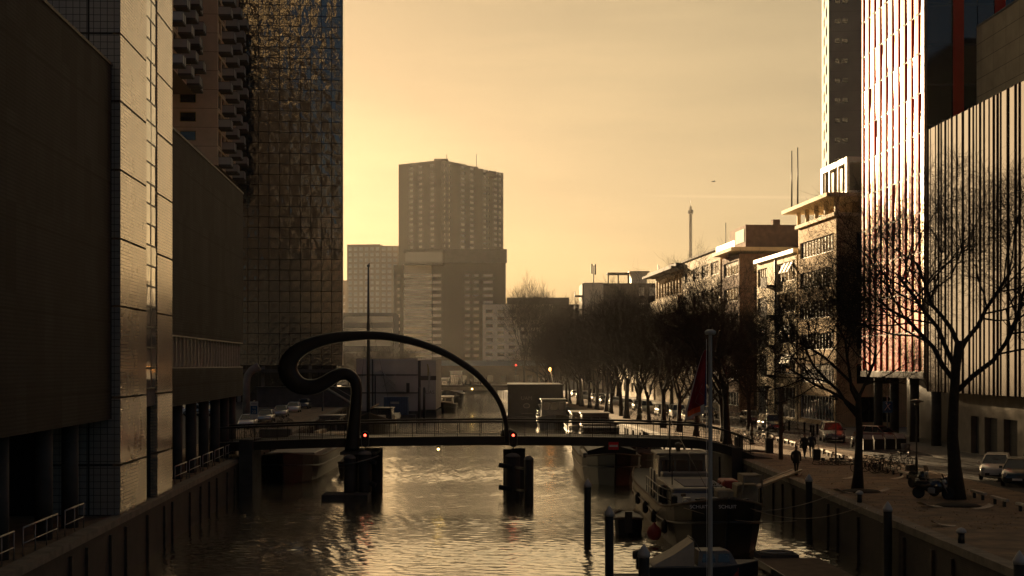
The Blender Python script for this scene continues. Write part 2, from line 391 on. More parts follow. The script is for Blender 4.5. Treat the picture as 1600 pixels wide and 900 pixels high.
pv.add([(eL(20)-6, 20, QZ+.004), (eL(20)-.55, 20, QZ+.004), (eL(YE)-.55, YE, QZ+.004), (eL(YE)-6, YE, QZ+.004)], [(0, 1, 2, 3)])
tag(pv.build('quay_pavement', PAVE), kind='structure')
sw = MB()      # raised sidewalk along the houses on the right
sw.add([(31, 20, QZ+.0), (60, 20, QZ), (50, 300, QZ), (22.0, 300, QZ), (30.6, 130, QZ), (31, 20, QZ+.12), (60, 20, QZ+.12), (50, 300, QZ+.12), (22.0, 300, QZ+.12), (30.6, 130, QZ+.12)],
       [(4,3,2,1,0),(5,6,7,8,9),(0,1,6,5),(1,2,7,6),(2,3,8,7),(3,4,9,8),(4,0,5,9)])
tag(sw.build('sidewalk', mat('grey_paving_slabs', (.16, .145, .125), .85, var=.25, grid=(.3, .3, .012, .012, (.06, .055, .05), .004, 0))), kind='structure')
mk = MB()      # parking bay dashes on the road
for i in range(12): y = 66 + i*5.5; x = 30.2 - .01*(y-66); mk.quad((x-1.9, y, QZ+.008), (x, y, QZ+.008), (x, y+.1, QZ+.008), (x-1.9, y+.1, QZ+.008))
tag(mk.build('road_markings', mat('worn_road_paint', (.5, .48, .44), .8, var=.4, scale=8)), kind='structure')

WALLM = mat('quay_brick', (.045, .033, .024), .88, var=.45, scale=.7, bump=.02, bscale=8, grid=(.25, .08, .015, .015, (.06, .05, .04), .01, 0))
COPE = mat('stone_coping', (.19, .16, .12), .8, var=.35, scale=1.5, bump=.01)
def quay(label, pts, side):
    """side +1: land to the right (+x)"""
    r = thing('quay_wall', label, 'quay wall'); m = MB(); c = MB(); tl = MB()
    for (xa, ya), (xb, yb) in zip(pts[:-1], pts[1:]):
        m.add([(xa, ya, -2), (xb, yb, -2), (xb, yb, QZ-.25), (xa, ya, QZ-.25), (xa+side*.6, ya, -2), (xb+side*.6, yb, -2), (xb+side*.6, yb, QZ-.25), (xa+side*.6, ya, QZ-.25)],
              [(0,1,2,3),(4,5,6,7),(0,1,5,4),(2,3,7,6),(0,3,7,4),(1,2,6,5)])
        n = max(1, int((yb-ya)/1.6))
        for i in range(n):
            f0, f1 = i/n, (i+1)/n - .012/ (yb-ya) * 1.0
            x0, y0, x1, y1 = xa+(xb-xa)*f0, ya+(yb-ya)*f0, xa+(xb-xa)*f1, ya+(yb-ya)*f1
            s0, s1 = -side*.06, side*.56; dz = random.Random(i).uniform(-.006, .006)
            zt = QZ+.03+dz
            c.add([(x0+s0,y0,QZ-.27),(x1+s0,y1,QZ-.27),(x1+s0,y1,zt),(x0+s0,y0,zt),(x0+s1,y0,QZ-.27),(x1+s1,y1,QZ-.27),(x1+s1,y1,zt),(x0+s1,y0,zt)],
                  [(0,1,2,3),(4,5,6,7),(0,1,5,4),(2,3,7,6),(0,3,7,4),(1,2,6,5)])
        k = int((yb-ya)/3.7)
        for i in range(k):
            f = (i+.5+random.Random(i+7).uniform(-.28, .28))/k; x, y = xa+(xb-xa)*f, ya+(yb-ya)*f
            tl.box(x-.12 if side > 0 else x-.0+.002, y-.14, -1, x-.002 if side > 0 else x+.12, y+.14, QZ-.5)
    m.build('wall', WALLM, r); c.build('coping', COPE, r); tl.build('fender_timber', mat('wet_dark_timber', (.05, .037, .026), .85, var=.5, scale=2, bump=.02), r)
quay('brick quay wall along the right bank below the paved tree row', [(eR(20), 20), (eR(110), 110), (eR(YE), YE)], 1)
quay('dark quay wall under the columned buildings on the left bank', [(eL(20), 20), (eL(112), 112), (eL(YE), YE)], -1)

# ------------------------------------------------------------------ left bank: dark ribbed volumes and tiled tower
TL = math.degrees(math.atan(.059)); CL = math.cos(R(TL))
def XL(Y, off=0.): return -14.0 - .059*Y + off
def left_block(name, label, Y0, Y1, ztop, zbot, nearcols, off=0., band=None, wdt=24.):
    L_ = (Y1 - Y0) / CL; r = thing(name, label, 'building', (XL(Y0, off), Y0, QZ), R(TL))
    b = MB()       # local: x<0 is land side, face at x=0
    if band:
        b.box(-wdt, 0, zbot-QZ, 0, L_, band[0]-QZ); b.box(-wdt, 0, band[1]-QZ, 0, L_, ztop-QZ); b.box(-wdt, .0, band[0]-QZ, -.5, L_-.0, band[1]-QZ)
    else: b.box(-wdt, 0, zbot-QZ, 0, L_, ztop-QZ)
    b.build('wall', DARKM, r)
    rf = MB(); rf.box(-wdt-.05, -.05, ztop-QZ, .05, L_+.05, ztop-QZ+.12); rf.build('roof_edge', SEAM, r)
    bk = MB(); bk.box(-wdt, .2, 0, -5.5, L_-.2, zbot-QZ-.01); bk.build('ground_floor_wall', mat('undercroft_wall', (.03, .028, .026), .8, grid=(3.2, 50, .06, .01, (.01,.01,.01), .02, 0)), r)
    for y in nearcols:
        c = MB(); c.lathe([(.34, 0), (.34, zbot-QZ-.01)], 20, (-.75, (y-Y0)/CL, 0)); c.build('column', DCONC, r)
    return r, L_
left_block('ribbed_building', 'dark ribbed building on round columns at the left edge', 22, 62.9, 22.5, 6.9, [31, 37, 43, 48.9, 54.6, 58.6])
B2, L2 = left_block('ribbed_building', 'dark ribbed building with a glazed band beyond the tiled tower', 76.3, 107.6, 22.2, 7.0, [78.5, 83.5, 88.5, 93.5, 98.5, 103, 106.6], band=(9.1, 10.95))
wb = MB(); wb.quad((-.3, .15, 6.5), (-.3, L2-.15, 6.5), (-.3, L2-.15, 8.35), (-.3, .15, 8.35))
gb = wb.build('window_band', glass('band_glass', (.55, .48, .38), .06, .03, 1.2, 2.0, .6), B2)
wm2 = MB()
for i in range(25): y = .1 + (L2-.2)*i/24; wm2.box(-.34, y-.03, 6.5, -.22, y+.03, 8.35)
wm2.box(-.36, 0, 6.5, -.02, L2, 6.56); wm2.box(-.36, 0, 8.29, -.02, L2, 8.35); wm2.build('window_frame', STEEL, gb)
# tiled tower
tw = thing('tiled_tower', 'tall beige tiled tower with a narrow window strip rising from the left quay', 'building', (XL(63.1)+.35, 63.1, QZ), R(TL))
LT = 12.8 / CL; TZ = 46.
zs = [0, 2.25, 5.25, 9.3, 12.3, 15.35, 18.4, 21.4, 24.45, 27.5, 30.5, 33.5, 36.6, 39.6, TZ-QZ]
s0, s1 = 5.85, 8.65; wz0 = 5.4
body = MB(); sj = MB(); G2 = .05
for a, b_ in zip(zs[:-1], zs[1:]):
    for y0, y1 in ((0, s0), (s1, LT)):
        body.box(-.35, y0, a+G2, 0, y1, b_-G2)
body.build('wall', TILE, tw)
core = MB(); core.box(-14, .03, 0, -.36, s0-.05, TZ-QZ); core.box(-14, s1+.05, 0, -.36, LT-.03, TZ-QZ); core.box(-14, s0, 5.4, -.55, s1, TZ-QZ); core.box(-14, s0, 0, -2.6, s1, 5.4)
core.build('wall_core', SEAM, tw)
fr_ = MB()
for a, b_ in zip(zs[:-1], zs[1:]):
    fr_.box(-1.35, -.012, a+G2, -.02, .03, b_-G2); fr_.box(-3.3, -.012, a+G2, -1.45, .03, b_-G2)
fr_.box(-12, .9, 0, -3.4, .95, TZ-QZ)
fr_.build('front_wall', TILEG, tw)
wg = MB(); nrow = int((TZ-QZ-wz0-.2)/1.01)
GSTRIP = glass('tower_strip_glass', (.75, .70, .60), .05, .006, 1.5, 2.0, .7)
for i in range(nrow):
    z = wz0 + .15 + i*1.01
    for (ya, yb) in ((s0+.1, (s0+s1)/2-.06), ((s0+s1)/2+.06, s1-.1)):
        p_ = MB(); dx = random.Random(i*7+int(ya)).uniform(-.012, .012)
        p_.quad((-.055+dx, ya, z), (-.055-dx, yb, z), (-.055-dx, yb, z+.93), (-.055+dx, ya, z+.93)); p_.build('window', GSTRIP, tw)
fz = MB()
for i in range(nrow+1): z = wz0+.1+i*1.01; fz.box(-.3, s0+.02, z, -.045, s1-.02, z+.07)
for y in (s0+.02, (s0+s1)/2-.055, s1-.12): fz.box(-.3, y, wz0+.1, -.04, y+.1, TZ-QZ)
fz.build('window_frame', DSTEEL, tw)
li = MB(); li.box(-1.2, s0+.02, wz0-.75, -.12, s1-.02, wz0+.1); li.build('lintel', CONC, tw)
dr = MB(); dr.box(-1.3, s0+.25, .0, -1.2, s1-.25, wz0-.75); dr.build('door', DSTEEL, tw)
# railings between the columns
def railing(label, pts, group):
    r = thing('railing', label, 'railing', pts[0]); base = Vector(pts[0]); m = MB()
    for a, b_ in zip(pts[:-1], pts[1:]):
        a, b_ = Vector(a)-base, Vector(b_)-base
        for z in (.45, 1.0): m.tube([a+Vector((0,0,z)), b_+Vector((0,0,z))], .035 if z > .9 else .022, 6)
        n = max(1, int((b_-a).length/1.4))
        for i in range(n+1): p = a+(b_-a)*i/n; m.tube([p, p+Vector((0,0,1.0))], .028, 6)
    m.build('rail', STEEL, r)
def LQ(Y, off): return (XL(Y, off), Y, QZ+.03)
for k, (a, b_, l) in enumerate([(44.2, 48.4, 'steel railing bay at the left picture edge between dark columns'), (49.5, 54.1, 'steel railing bay left of the middle dark column'),
                   (55.2, 58.2, 'steel railing bay nearest the beige tiled tower'), (79.2, 83, 'first steel railing bay beyond the beige tiled tower'),
                   (84, 88, 'second steel railing bay beyond the beige tiled tower'), (89, 93, 'third steel railing bay beyond the beige tiled tower'),
                   (94, 98, 'fourth steel railing bay beyond the beige tiled tower'), (99, 106, 'farthest steel railing bay under the ribbed building')]):
    railing(l, [LQ(a, -.1), LQ(b_, -.1)], 'railings')
# residential tower with balconies, hanging over the square
BALG = glass('balcony_glass', (.32, .31, .28), .35, 0., 1., 1.5)
APT = mat('tan_cladding', (.55, .42, .28), .7, var=.12, scale=.4, grid=(1000., 3.0, .01, .07, (.16, .11, .07), .02, 0))
stA = dict(id='apt', frame=mat('ochre_frame', (.35, .24, .08), .5), glass=GLASSD, fw=.12)
stdk = dict(id='dk', frame=DSTEEL, glass=GLASSD, fw=.09, nx=2, blind=.15)
def balcony_meshes():
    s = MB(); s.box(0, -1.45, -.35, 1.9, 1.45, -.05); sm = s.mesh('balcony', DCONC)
    r_ = MB(); r_.box(1.86, -1.45, -.05, 1.9, 1.45, 1.1); r_.box(0, -1.45, -.05, 1.86, -1.41, 1.1); r_.box(0, 1.41, -.05, 1.86, 1.45, 1.1)
    t_ = MB(); t_.box(0, -1.49, 1.101, 1.94, -1.40, 1.16); t_.box(1.84, -1.4, 1.101, 1.94, 1.49, 1.16)
    for y in (-1.45, 0, 1.42): t_.box(1.902, y-.01, -.3, 1.94, y+.04, 1.1)
    return sm, r_.mesh('parapet', BALG), t_.mesh('handrail', DSTEEL)
BAL = balcony_meshes()
def balcony(root, x, y, z, s=1.0):
    o = inst('balcony', BAL[0], root, (x, y, z), 0, sc=(s, 1, 1)); inst('parapet', BAL[1], o); inst('handrail', BAL[2], o)
def apt(label, px0, Y0, Y1, px1, zb, zt, w, frontcols, seed, hi):
    X0 = (px0-800)*Y0/F; n = int((zt-zb)/3.0)
    d = (Y1-Y0)/CL; rows = floors(n, zb, 3.0, .9, 2.5)
    r = building('apartment_block', label, 'building', X0-w*CL, Y0-w*math.sin(R(TL)), TL, w, d, zb, zt, APT,
        {'F': dict(cols=frontcols, rows=rows, st=stA, dep=.3), 'R': dict(cols=even(max(2, int(d/3.6)), .4, d-.4, .75), rows=floors(n, zb, 3.0, .3, 2.6), st=stdk, dep=.4)}, cap=100, seed=seed)
    k = 0; ys = [t for t in even(max(2, int(d/3.6)), .4, d-.4, .7)]
    for i in range(n):
        if zb+i*3.0 > hi: break
        for j, (a, b_) in enumerate(ys):
            if (i + j) % 2 == 0 or j == len(ys)-1: balcony(r, w, (a+b_)/2, i*3.0+.35, 1.0 if (i+j) % 2 == 0 else .75)
    return r
apt('nearer balcony apartment block over the dark ribbed roof', 262, 199, 222, 305, 51.5, 96, 22, [], 3, 66)
apt('tan apartment block with balconies beside the glass tower', 340, 226, 251, 372, 41.0, 96, 18, [(12.0, 14.6)], 4, 68)
apt('lower recessed balcony block under the apartment overhang', 285, 226.5, 229.5, 290, 38.0, 51.4, 12, [], 5, 50)
# glass tower
GT = thing('glass_tower', 'tall dark mirrored glass tower at the left of the sky', 'building', (0, 0, 0)); gx0, gx1, gY = (372-800)*256/F, (534.5-800)*256/F, 256.
GTH = 112.; ga = math.atan(.112); GT.location = (gx1, gY, QZ); GT.rotation_euler = (0, 0, ga)
gw = 48.285; npx = 26; pw = gw/npx; ph = 1.9; z0g = 6.6
b = MB(); b.box(-gw, .12, z0g, 0, 14, GTH); b.build('wall', BLACK, GT)
gl = glass('mirror_pane_glass', (.03, .032, .033), .015, .10, .6, 2.4)
pane = MB().quad((0, 0, 0), (pw-.09, 0, 0), (pw-.09, 0, ph-.09), (0, 0, ph-.09)).mesh('window', gl)
rg = random.Random(8); nz_ = int((GTH-z0g)/ph); rest = MB()
order = [(i, j) for j in range(nz_) for i in range(npx)]; order.sort(key=lambda q: (q[1] > 38, q[0] < 16, q[1]))
for c, (i, j) in enumerate(order):
    x, z = -gw+i*pw+.045, z0g+j*ph+.045; ax, az_ = rg.gauss(0, .004), rg.gauss(0, .004)
    if c < 100: inst('window', pane, GT, (x, .05, z), az_, ax)
    else:
        dz, dx = ph*math.tan(ax), pw*math.tan(az_)
        rest.quad((x, .05, z), (x+pw-.09, .05+dx, z), (x+pw-.09, .05+dx-dz, z+ph-.09), (x, .05-dz, z+ph-.09))
tag(rest.build('window', gl, GT), kind='stuff')
m = MB()
for i in range(npx+1): m.box(-gw+i*pw-.045, -.04, z0g, -gw+i*pw+.045, .115, GTH)
for j in range(nz_+1): m.box(-gw, -.02, z0g+j*ph-.045, 0, .1, z0g+j*ph+.045)
m.build('mullions', BLACK, GT)
sd = MB()
for j in range(nz_): sd.box(.001, .1, z0g+j*ph+.03,   .12, 14, z0g+(j+1)*ph-.03)
sd.build('side_wall', mat('pale_side_cladding', (.30, .26, .21), .3, spec=.6, metal=.3), GT)
ba = MB(); ba.box(-gw+1, 1.8, 0, -1, 13, z0g-.01); ba.build('ground_floor_wall', mat('shop_glass_dark', (.02, .02, .02), .2, var=.5, grid=(2.2, 50, .12, .01, (.08,.07,.06), .03, 0)), GT)
for i in range(11): c = MB(); c.box(-gw+.3+i*4.2, .3, 0, -gw+.9+i*4.2, .9, z0g-.01); c.build('column', CONC, GT)
cp = MB(); cp.box(-gw-1, -2.4, z0g-1.3, 1.2, .02, z0g-.7); cp.build('canopy', DCONC, GT)

ew = thing('quay_wall', 'low quay wall closing the far end of the canal', 'quay wall', (0, YE, 0)); q = MB(); q.box(-60, 0, -2, 20, 1.0, QZ-.003); q.build('wall', WALLM, ew)
# ------------------------------------------------------------------ right bank: red striped tower, striped block, houses
TR = 1.72
RED = mat('red_enamel_panel', (.60, .024, .012), .6, var=.15, scale=.3, spec=.12)
FLASH = mat('reflective_strip_glass', (.42, .30, .15), .24, metal=.75, var=.12, scale=.15, bump=.01, bscale=.6)
RT = thing('red_striped_tower', 'red and glass striped tower catching the sun glare on the right', 'building', (33.35, 114.9, QZ), R(TR))
zb, zt = 6.1, 86.; d_ = 18.1
m = MB(); m.box(.12, .12, zb, 30, d_-.12, zt); m.build('wall', BLACK, RT)
nst = 10; pit = d_/nst; rows_ = [zb+.05+i*3.25 for i in range(int((zt-zb)/3.25))]
wmesh = MB().quad((0, 0, 0), (0, pit*.46, 0), (0, pit*.46, 3.14), (0, 0, 3.14)).mesh('window', FLASH)
rest = MB(); rr = random.Random(5)
for j, z in enumerate(rows_):
    for i in range(nst):
        y = i*pit+pit*.22
        if j < 10: inst('window', wmesh, RT, (.02, y, z), rr.gauss(0, .006), 0, rr.gauss(0, .006))
        else: rest.quad((.02, y, z), (.02, y+pit*.46, z), (.02, y+pit*.46, z+3.14), (.02, y, z+3.14))
tag(rest.build('window', FLASH, RT), kind='stuff')
for i in range(nst+1):
    a = max(0, i*pit-pit*.24); b_ = min(d_, i*pit+pit*.20); p_ = MB()
    for j, z in enumerate(rows_): p_.box(-.10, a, z, .11, b_, z+3.17)
    p_.build('red_panel', RED, RT)
m = MB()
for z in rows_: m.box(-.03, 0, z-.085, .1, d_, z)
m.build('floor_joint', SEAM, RT)
fr2 = MB()
for i in range(14): fr2.box(.15+i*2.1, .0, zb, .15+i*2.1+2.02, .1, zt)
fr2.build('front_glass', mat('dark_front_glass', (.02, .018, .018), .12, var=.4, scale=.2, grid=(100, 3.25, .01, .18, (.05, .045, .04), .02, 0), ior=1.7), RT)
for x in (2.3, 5.7, 8.6): q = MB(); q.box(x, -.14, zb, x+.85, -.002, zt); q.build('red_panel', RED, RT)
cr_ = MB(); cr_.box(-.14, -.16, zb, .14, .11, zt); cr_.build('corner_trim', mat('corner_bronze', (.16, .09, .06), .4, metal=.5), RT)
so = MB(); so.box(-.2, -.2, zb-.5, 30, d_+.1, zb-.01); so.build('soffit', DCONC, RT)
gf = MB(); gf.box(4, 1.5, 0, 29, d_-.5, zb-.51); gf.build('ground_floor_wall', mat('lobby_dark', (.025, .02, .018), .35, grid=(2.0, 50, .1, .01, (.06, .05, .04), .03, 0)), RT)
for y in (.8, 6.5, 12.2, 17.2): c = MB(); c.lathe([(.4, 0), (.4, zb-.51)], 16, (1.2, y, 0)); c.build('column', DCONC, RT)
# striped metal-and-glass block in front of it
KB = thing('striped_block', 'long block clad in pale vertical strips and dark slots at the right edge', 'building', (34.1, 60, QZ), R(TR))
kz0, kz1, kd = 4.6, 25.1, 52.0
m = MB(); m.box(.25, 0, kz0, 26, kd, kz1-.3); m.build('wall', BLACK, KB)
STRIP = mat('pale_coated_strip', (.13, .098, .072), .7, metal=0., spec=.05, var=.18, scale=.12, bump=.008, bscale=1.2)
rr = random.Random(11); y = 0.; nmul = MB(); k = 0
while y < kd-.5:
    w_ = rr.choice((.35, .5, .62, .75, .95)); g_ = rr.choice((.14, .2, .3, .42))
    if y + w_ > kd: w_ = kd-y
    q = MB(); dx = rr.uniform(-.008, .008); q.box(0+rr.uniform(0, .04), y, kz0+.02, .22, y+w_, kz1); o = q.build('cladding_strip', STRIP, KB); o.rotation_euler = (0, 0, 0)
    if rr.random() < .7: nmul.box(-.05, y+w_+g_/2-.03, kz0, .24, y+w_+g_/2+.03, kz1+.05)
    y += w_+g_; k += 1
nmul.build('slot_fin', mat('matt_brown_fin', (.05, .028, .02), .9, spec=.05), KB)
gw_ = MB(); y0 = 0
gaps = [(12, 14.6), (17, 19.6), (22, 24.6), (27, 29.6), (32, 34.6), (37, 39.5), (40.7, 43.2), (44.3, 46.0)]
for a, b_ in gaps+[(50.5, 50.5)]:
    gw_.box(1.5, y0, 0, 24, a, kz0-.01); y0 = b_
    if a != b_: gw_.box(1.5, a, 2.9, 24, b_, kz0-.01)
gw_.build('ground_floor_wall', mat('pale_plinth', (.26, .22, .17), .85, var=.25, scale=.7), KB)
for a, b_ in gaps: q = MB(); q.box(1.9, a+.005, 0, 2.0, b_-.005, 2.89); q.build('garage_door', mat('garage_door_grey', (.07, .065, .06), .6, stripes=('z', .25, .1, .01)), KB)
SB = thing('stone_block', 'sandstone panelled upper block above the striped cladding at the right edge', 'building', (38.5, 60, 27.75), R(TR))
m = MB(); m.box(0, 0, 0, 18, 53, 8.3); m.build('wall', mat('sandstone_panel', (.36, .29, .19), .75, var=.22, scale=.5, bump=.01, grid=(2.6, 1.38, .05, .06, (.12, .09, .06), .02, 0)), SB)
m = MB(); m.box(-.05, -.05, 8.31, 18.05, 53.05, 8.45); m.build('roof_edge', CONC, SB)

# ---- houses along the right bank
stW = dict(id='w', frame=WHITE, glass=GLASSD, fw=.09, nx=11, nz=1, blind=.3)
stW5 = dict(id='w5', frame=WHITE, glass=GLASSD, fw=.08, nx=5, blind=.3)
stD = dict(id='d', frame=DSTEEL, glass=GLASSD, fw=.08, nx=3, blind=.15)
ROWC = [(21.45, 23.3), (17.95, 19.8), (14.45, 16.3), (10.95, 12.8), (7.3, 9.4)]
OCH = mat('ochre_brick', (.66, .46, .24), .85, var=.18, scale=.8, grid=(.22, .075, .012, .012, (.25, .18, .11), .004, 0))
HC = building('corner_building', 'tall ochre corner building with flat canopy and glass penthouse beside the red tower', 'building', 34.2, 150, 3.8, 15, 15, QZ, 25.0, OCH,
    {'L': dict(cols=[(.9, 14.2)], rows=ROWC+[(3.2, 5.9)], st=stW, dep=.25), 'F': dict(cols=[(2.2, 6.4), (7.6, 13)], rows=ROWC+[(3.2, 5.9)], st=stD, dep=.3)}, seed=21)
def part(name, matr, root, *boxes, b=None):
    m = MB()
    for bx in boxes: m.box(*bx)
    return m.build(name, matr, root)
z = lambda v: v - QZ
part('cornice', CREAM, HC, (-.35, -.35, z(25.0)+.003, 15.3, 15.2, z(25.0)+.38))
part('canopy', CREAM, HC, (-1.5, -1.6, z(26.9), 15.2, 16.8, z(27.3)))
part('terrace_wall', OCH, HC, (2.6, 3.0, z(25.39), 14.5, 13.5, z(26.9)-.003))
for y in (-.3, 3.5, 7.3, 11, 14.6): part('column', CREAM, HC, (-.2, y, z(25.39), .2, y+.4, z(26.9)-.003))
part('penthouse', WHITE, HC, (1.8, 2.2, z(27.304), 14.5, 12.0, z(28.0)), (1.8, 2.2, z(31.0), 14.5, 12, z(31.6)), (1.8, 2.2, z(28.0), 2.1, 2.8, z(31.0)), (1.8, 11.4, z(28), 2.1, 12, z(31)), (1.8, 5.4, z(28), 2.05, 5.7, z(31)), (1.8, 8.6, z(28), 2.05, 8.9, z(31)), (5.0, 2.2, z(28), 5.4, 2.5, z(31)))
part('penthouse_glass', glass('penthouse_pane', (.12, .10, .07), .1, 0, 1, 1.9), HC, (2.2, 2.6, z(28.01), 14.2, 11.7, z(30.99)))
for (y, h_) in ((15.6, 34.2), (13.0, 34.2)):
    o = MB(); o.tube([(-.6, y, z(27.304)), (-.6, y, z(h_))], [.10, .06], 8); o.build('roof_mast', BLACK, HC)
tag(HC.children[0], 'ochre brick wall')
HD = building('cream_house', 'cream building with tilted open windows between the corner building and the slab roofed block', 'building', 33.15, 165.6, 3.8, 14, 19.4, QZ, 22.4, CREAM,
    {'L': dict(cols=[(.7, 9.3), (14.0, 19.0)], rows=[(19.3, 21.6), (15.6, 17.9), (11.9, 14.2), (8.2, 10.5), (3.0, 6.6)], st=stW5, dep=.25)}, seed=22)
part('cornice', WHITE, HD, (-.45, .02, z(22.4)+.003, 14, 19.5, z(22.4)+.45))
for k, zz in enumerate((19.2, 15.5, 11.8, 8.1)): part('balcony', DCONC, HD, (-1.0, 10.3, z(zz)-.3, -.003, 13.3, z(zz)), (-1.0, 10.3, z(zz), -.95, 13.3, z(zz)+1.0))
part('downpipe', BLACK, HD, (-.16, 9.7, .3, -.01, 9.85, z(22.3)))
for zz in (19.9, 8.9 + .2, 12.6):
    for y in (1.4, 3.1, 4.8):
        s_ = MB(); s_.box(-.02, 0, -1.35, .03, .9, 0); s_.box(-.0, .08, -1.27, .01, .82, -.08)
        o = s_.build('open_sash', WHITE, HD, (-.06, y, z(zz)+1.55)); o.rotation_euler = (0, R(28), 0)
HE = building('slab_roofed_block', 'brown block with a wide slab roof and dark rooftop storey', 'building', 31.2, 195.2, 3.8, 30, 11, QZ, 24.6, BRICK,
    {'L': dict(cols=[(.8, 10.0)], rows=floors(6, QZ, 3.65, 1.0, 2.9), st=stW5, dep=.25), 'F': dict(cols=[(2, 6), (8, 12)], rows=floors(6, QZ, 3.65, 1.0, 2.9)[:6], st=stD, dep=.25)}, seed=23)
part('roof', CREAM, HE, (-1.4, -1.2, z(24.9), 30, 11.4, z(25.4)))
part('rooftop_storey', BRICK, HE, (1.0, 0.5, z(25.404), 24, 10.5, z(28.6)))
part('rooftop_window', BLIND, HE, (.93, 1.2, z(26.3), .99, 6.5, z(28.1)))
part('chimney', BRICK, HE, (5.2, 2, z(28.604), 6.2, 3, z(29.5))); part('chimney', BRICK, HE, (12, 3, z(28.604), 12.5, 3.5, z(29.1)))
part('rooftop_rail', BLACK, HE, (-.9, -.9, z(25.41), -.85, 11, z(26.3)))
HF = building('flat_roofed_house', 'pale flat roofed building with a thin antenna beyond the slab roofed block', 'building', 30.35, 207.2, 3.8, 16, 29, QZ, 26.2, mat('grey_render', (.50, .41, .28), .85, var=.15),
    {'L': dict(cols=even(4, .6, 28.4, .8), rows=floors(6, QZ, 3.8, 1.1, 3.0), st=stW5, dep=.25)}, seed=24)
part('cornice', CONC, HF, (-.3, -.1, z(26.2)+.003, 16, 29.1, z(26.5)))
o = MB(); o.tube([(3, 10, z(26.5)), (3, 10, z(31))], .06, 6); o.build('antenna', BLACK, HF)
part('rooftop_hut', DCONC, HF, (3, 1, z(26.504), 9, 7, z(28)))
HG = building('eaves_building', 'building with broad overhanging eaves and a colonnaded top floor', 'building', 28.45, 237.3, 3.8, 18, 27, QZ, 25.3, mat('buff_wall', (.52, .40, .25), .85, var=.15),
    {'L': dict(cols=even(9, .5, 26.5, .72), rows=[(21.4, 24.7)], st=dict(id='g1', frame=WHITE, glass=GLASSD, fw=.09, nx=1), dep=.5), 'F': dict(cols=even(4, 1, 17, .6), rows=[(21.4, 24.7), (14, 16), (10, 12)], st=stD, dep=.3)}, seed=25)
part('roof', DCONC, HG, (-2.2, -1.6, z(25.304), 18, 29, z(25.7)), (-1.2, -.6, z(25.704), 17, 28, z(26.3)))
part('balcony_band', CREAM, HG, (-.9, -.3, z(18.2), -.004, 27.3, z(20.9)))
part('chimney', BRICK, HG, (1, 16, z(26.304), 2.2, 18, z(27.4)))
HH = building('grey_terrace_house', 'low grey terrace behind the dense tree row', 'building', 26.5, 266, 3.8, 16, 58, QZ, 19.5, mat('grey_render', ()),
    {'L': dict(cols=even(10, 1, 57, .55), rows=floors(4, QZ, 3.9, 1.1, 3.0), st=stD, dep=.25)}, seed=26)
# tall grey tower at the right
HJ = building('grey_high_rise', 'grey high-rise with lit side windows rising behind the red tower', 'building', 47.9, 215, -9.6, 30, 22, QZ, 100,
    mat('grey_brick_tower', (.15, .14, .135), .8, var=.2, scale=.15, grid=(100, 3.0, .01, .05, (.09, .085, .08), .01, 0)),
    {'F': dict(cols=[(.9, 1.7), (2.0, 2.8), (7.8, 9.2), (12, 13.4)], rows=floors(32, QZ, 3.0, 1.2, 2.0), st=dict(id='j', fw=0, glass=GLASSD), dep=.2),
     'L': dict(cols=[(5, 9), (12.5, 16)], rows=floors(32, QZ, 3.0, .8, 2.5), st=dict(id='j2', fw=.1, frame=WHITE, glass=GLASSF), dep=.25)}, cap=100, seed=27)

# ------------------------------------------------------------------ far city
FW = dict(id='far', fw=0, glass=mat('far_sky_reflection_pane', (.8, .73, .6), .35, var=.3, scale=.3, spec=.8))  # pale pane colour stands in for the sky reflected in far windows
FWD = dict(id='fard', fw=0, glass=GLASSF)
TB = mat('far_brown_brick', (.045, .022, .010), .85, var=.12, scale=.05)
def wing(root, X, Y, ang, w, d, z1, mt, faces, cap, name='wing', z0=QZ):
    e = bpy.data.objects.new(name, None); COL.objects.link(e); e.parent = root; e.location = (X, Y, z0); e.rotation_euler = (0, 0, R(ang))
    m = MB(); h = z1-z0; left = []; n = 0; rg_ = random.Random(int(X*7))
    for k in 'FLRB':
        fc = Face(k, w, d); sp = faces.get(k)
        if sp:
            for o in facade(m, fc, 0, h, sp['cols'], [(a-z0, b-z0) for a, b in sp['rows']], .3, sp.get('mask')):
                if n < cap: add_windows(e, fc, [o], .3, sp['st'], 1, rg_); n += 1
                else: left.append((fc, o))
        else: m.quad(fc.p(0, 0), fc.p(fc.len, 0), fc.p(fc.len, h), fc.p(0, h))
    m.quad((0, 0, 0), (w, 0, 0), (w, d, 0), (0, d, 0)); m.quad((0, 0, h), (w, 0, h), (w, d, h), (0, d, h))
    m.build('wall', mt, e); rest_windows(e, left, .3, FW); return e
T1 = thing('high_rise', 'tallest brown high-rise in the centre with rows of small paired windows', 'building')
r1 = floors(37, QZ+1.5, 2.83, .9, 2.3)
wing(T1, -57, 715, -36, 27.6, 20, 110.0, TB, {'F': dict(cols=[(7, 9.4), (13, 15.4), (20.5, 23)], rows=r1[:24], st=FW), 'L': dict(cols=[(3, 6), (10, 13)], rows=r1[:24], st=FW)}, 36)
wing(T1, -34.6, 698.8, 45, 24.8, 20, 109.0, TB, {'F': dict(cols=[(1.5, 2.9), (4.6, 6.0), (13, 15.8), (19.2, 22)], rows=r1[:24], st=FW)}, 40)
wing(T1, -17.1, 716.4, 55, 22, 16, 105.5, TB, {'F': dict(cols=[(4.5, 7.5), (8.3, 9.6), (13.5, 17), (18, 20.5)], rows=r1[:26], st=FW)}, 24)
part('plant_room', TB, T1, (-39, 712, 109.1, -32, 724, 112.5)); part('plant_room', TB, T1, (-20, 722, 105, -8, 734, 107.5))
for x in (-33, -18): o = MB(); o.tube([(x, 720, 108), (x, 720, 116)], .15, 5); o.build('antenna', BLACK, T1)
T2 = thing('dark_office_tower', 'dark office tower with a projecting glass top in front of the tallest high-rise', 'building')
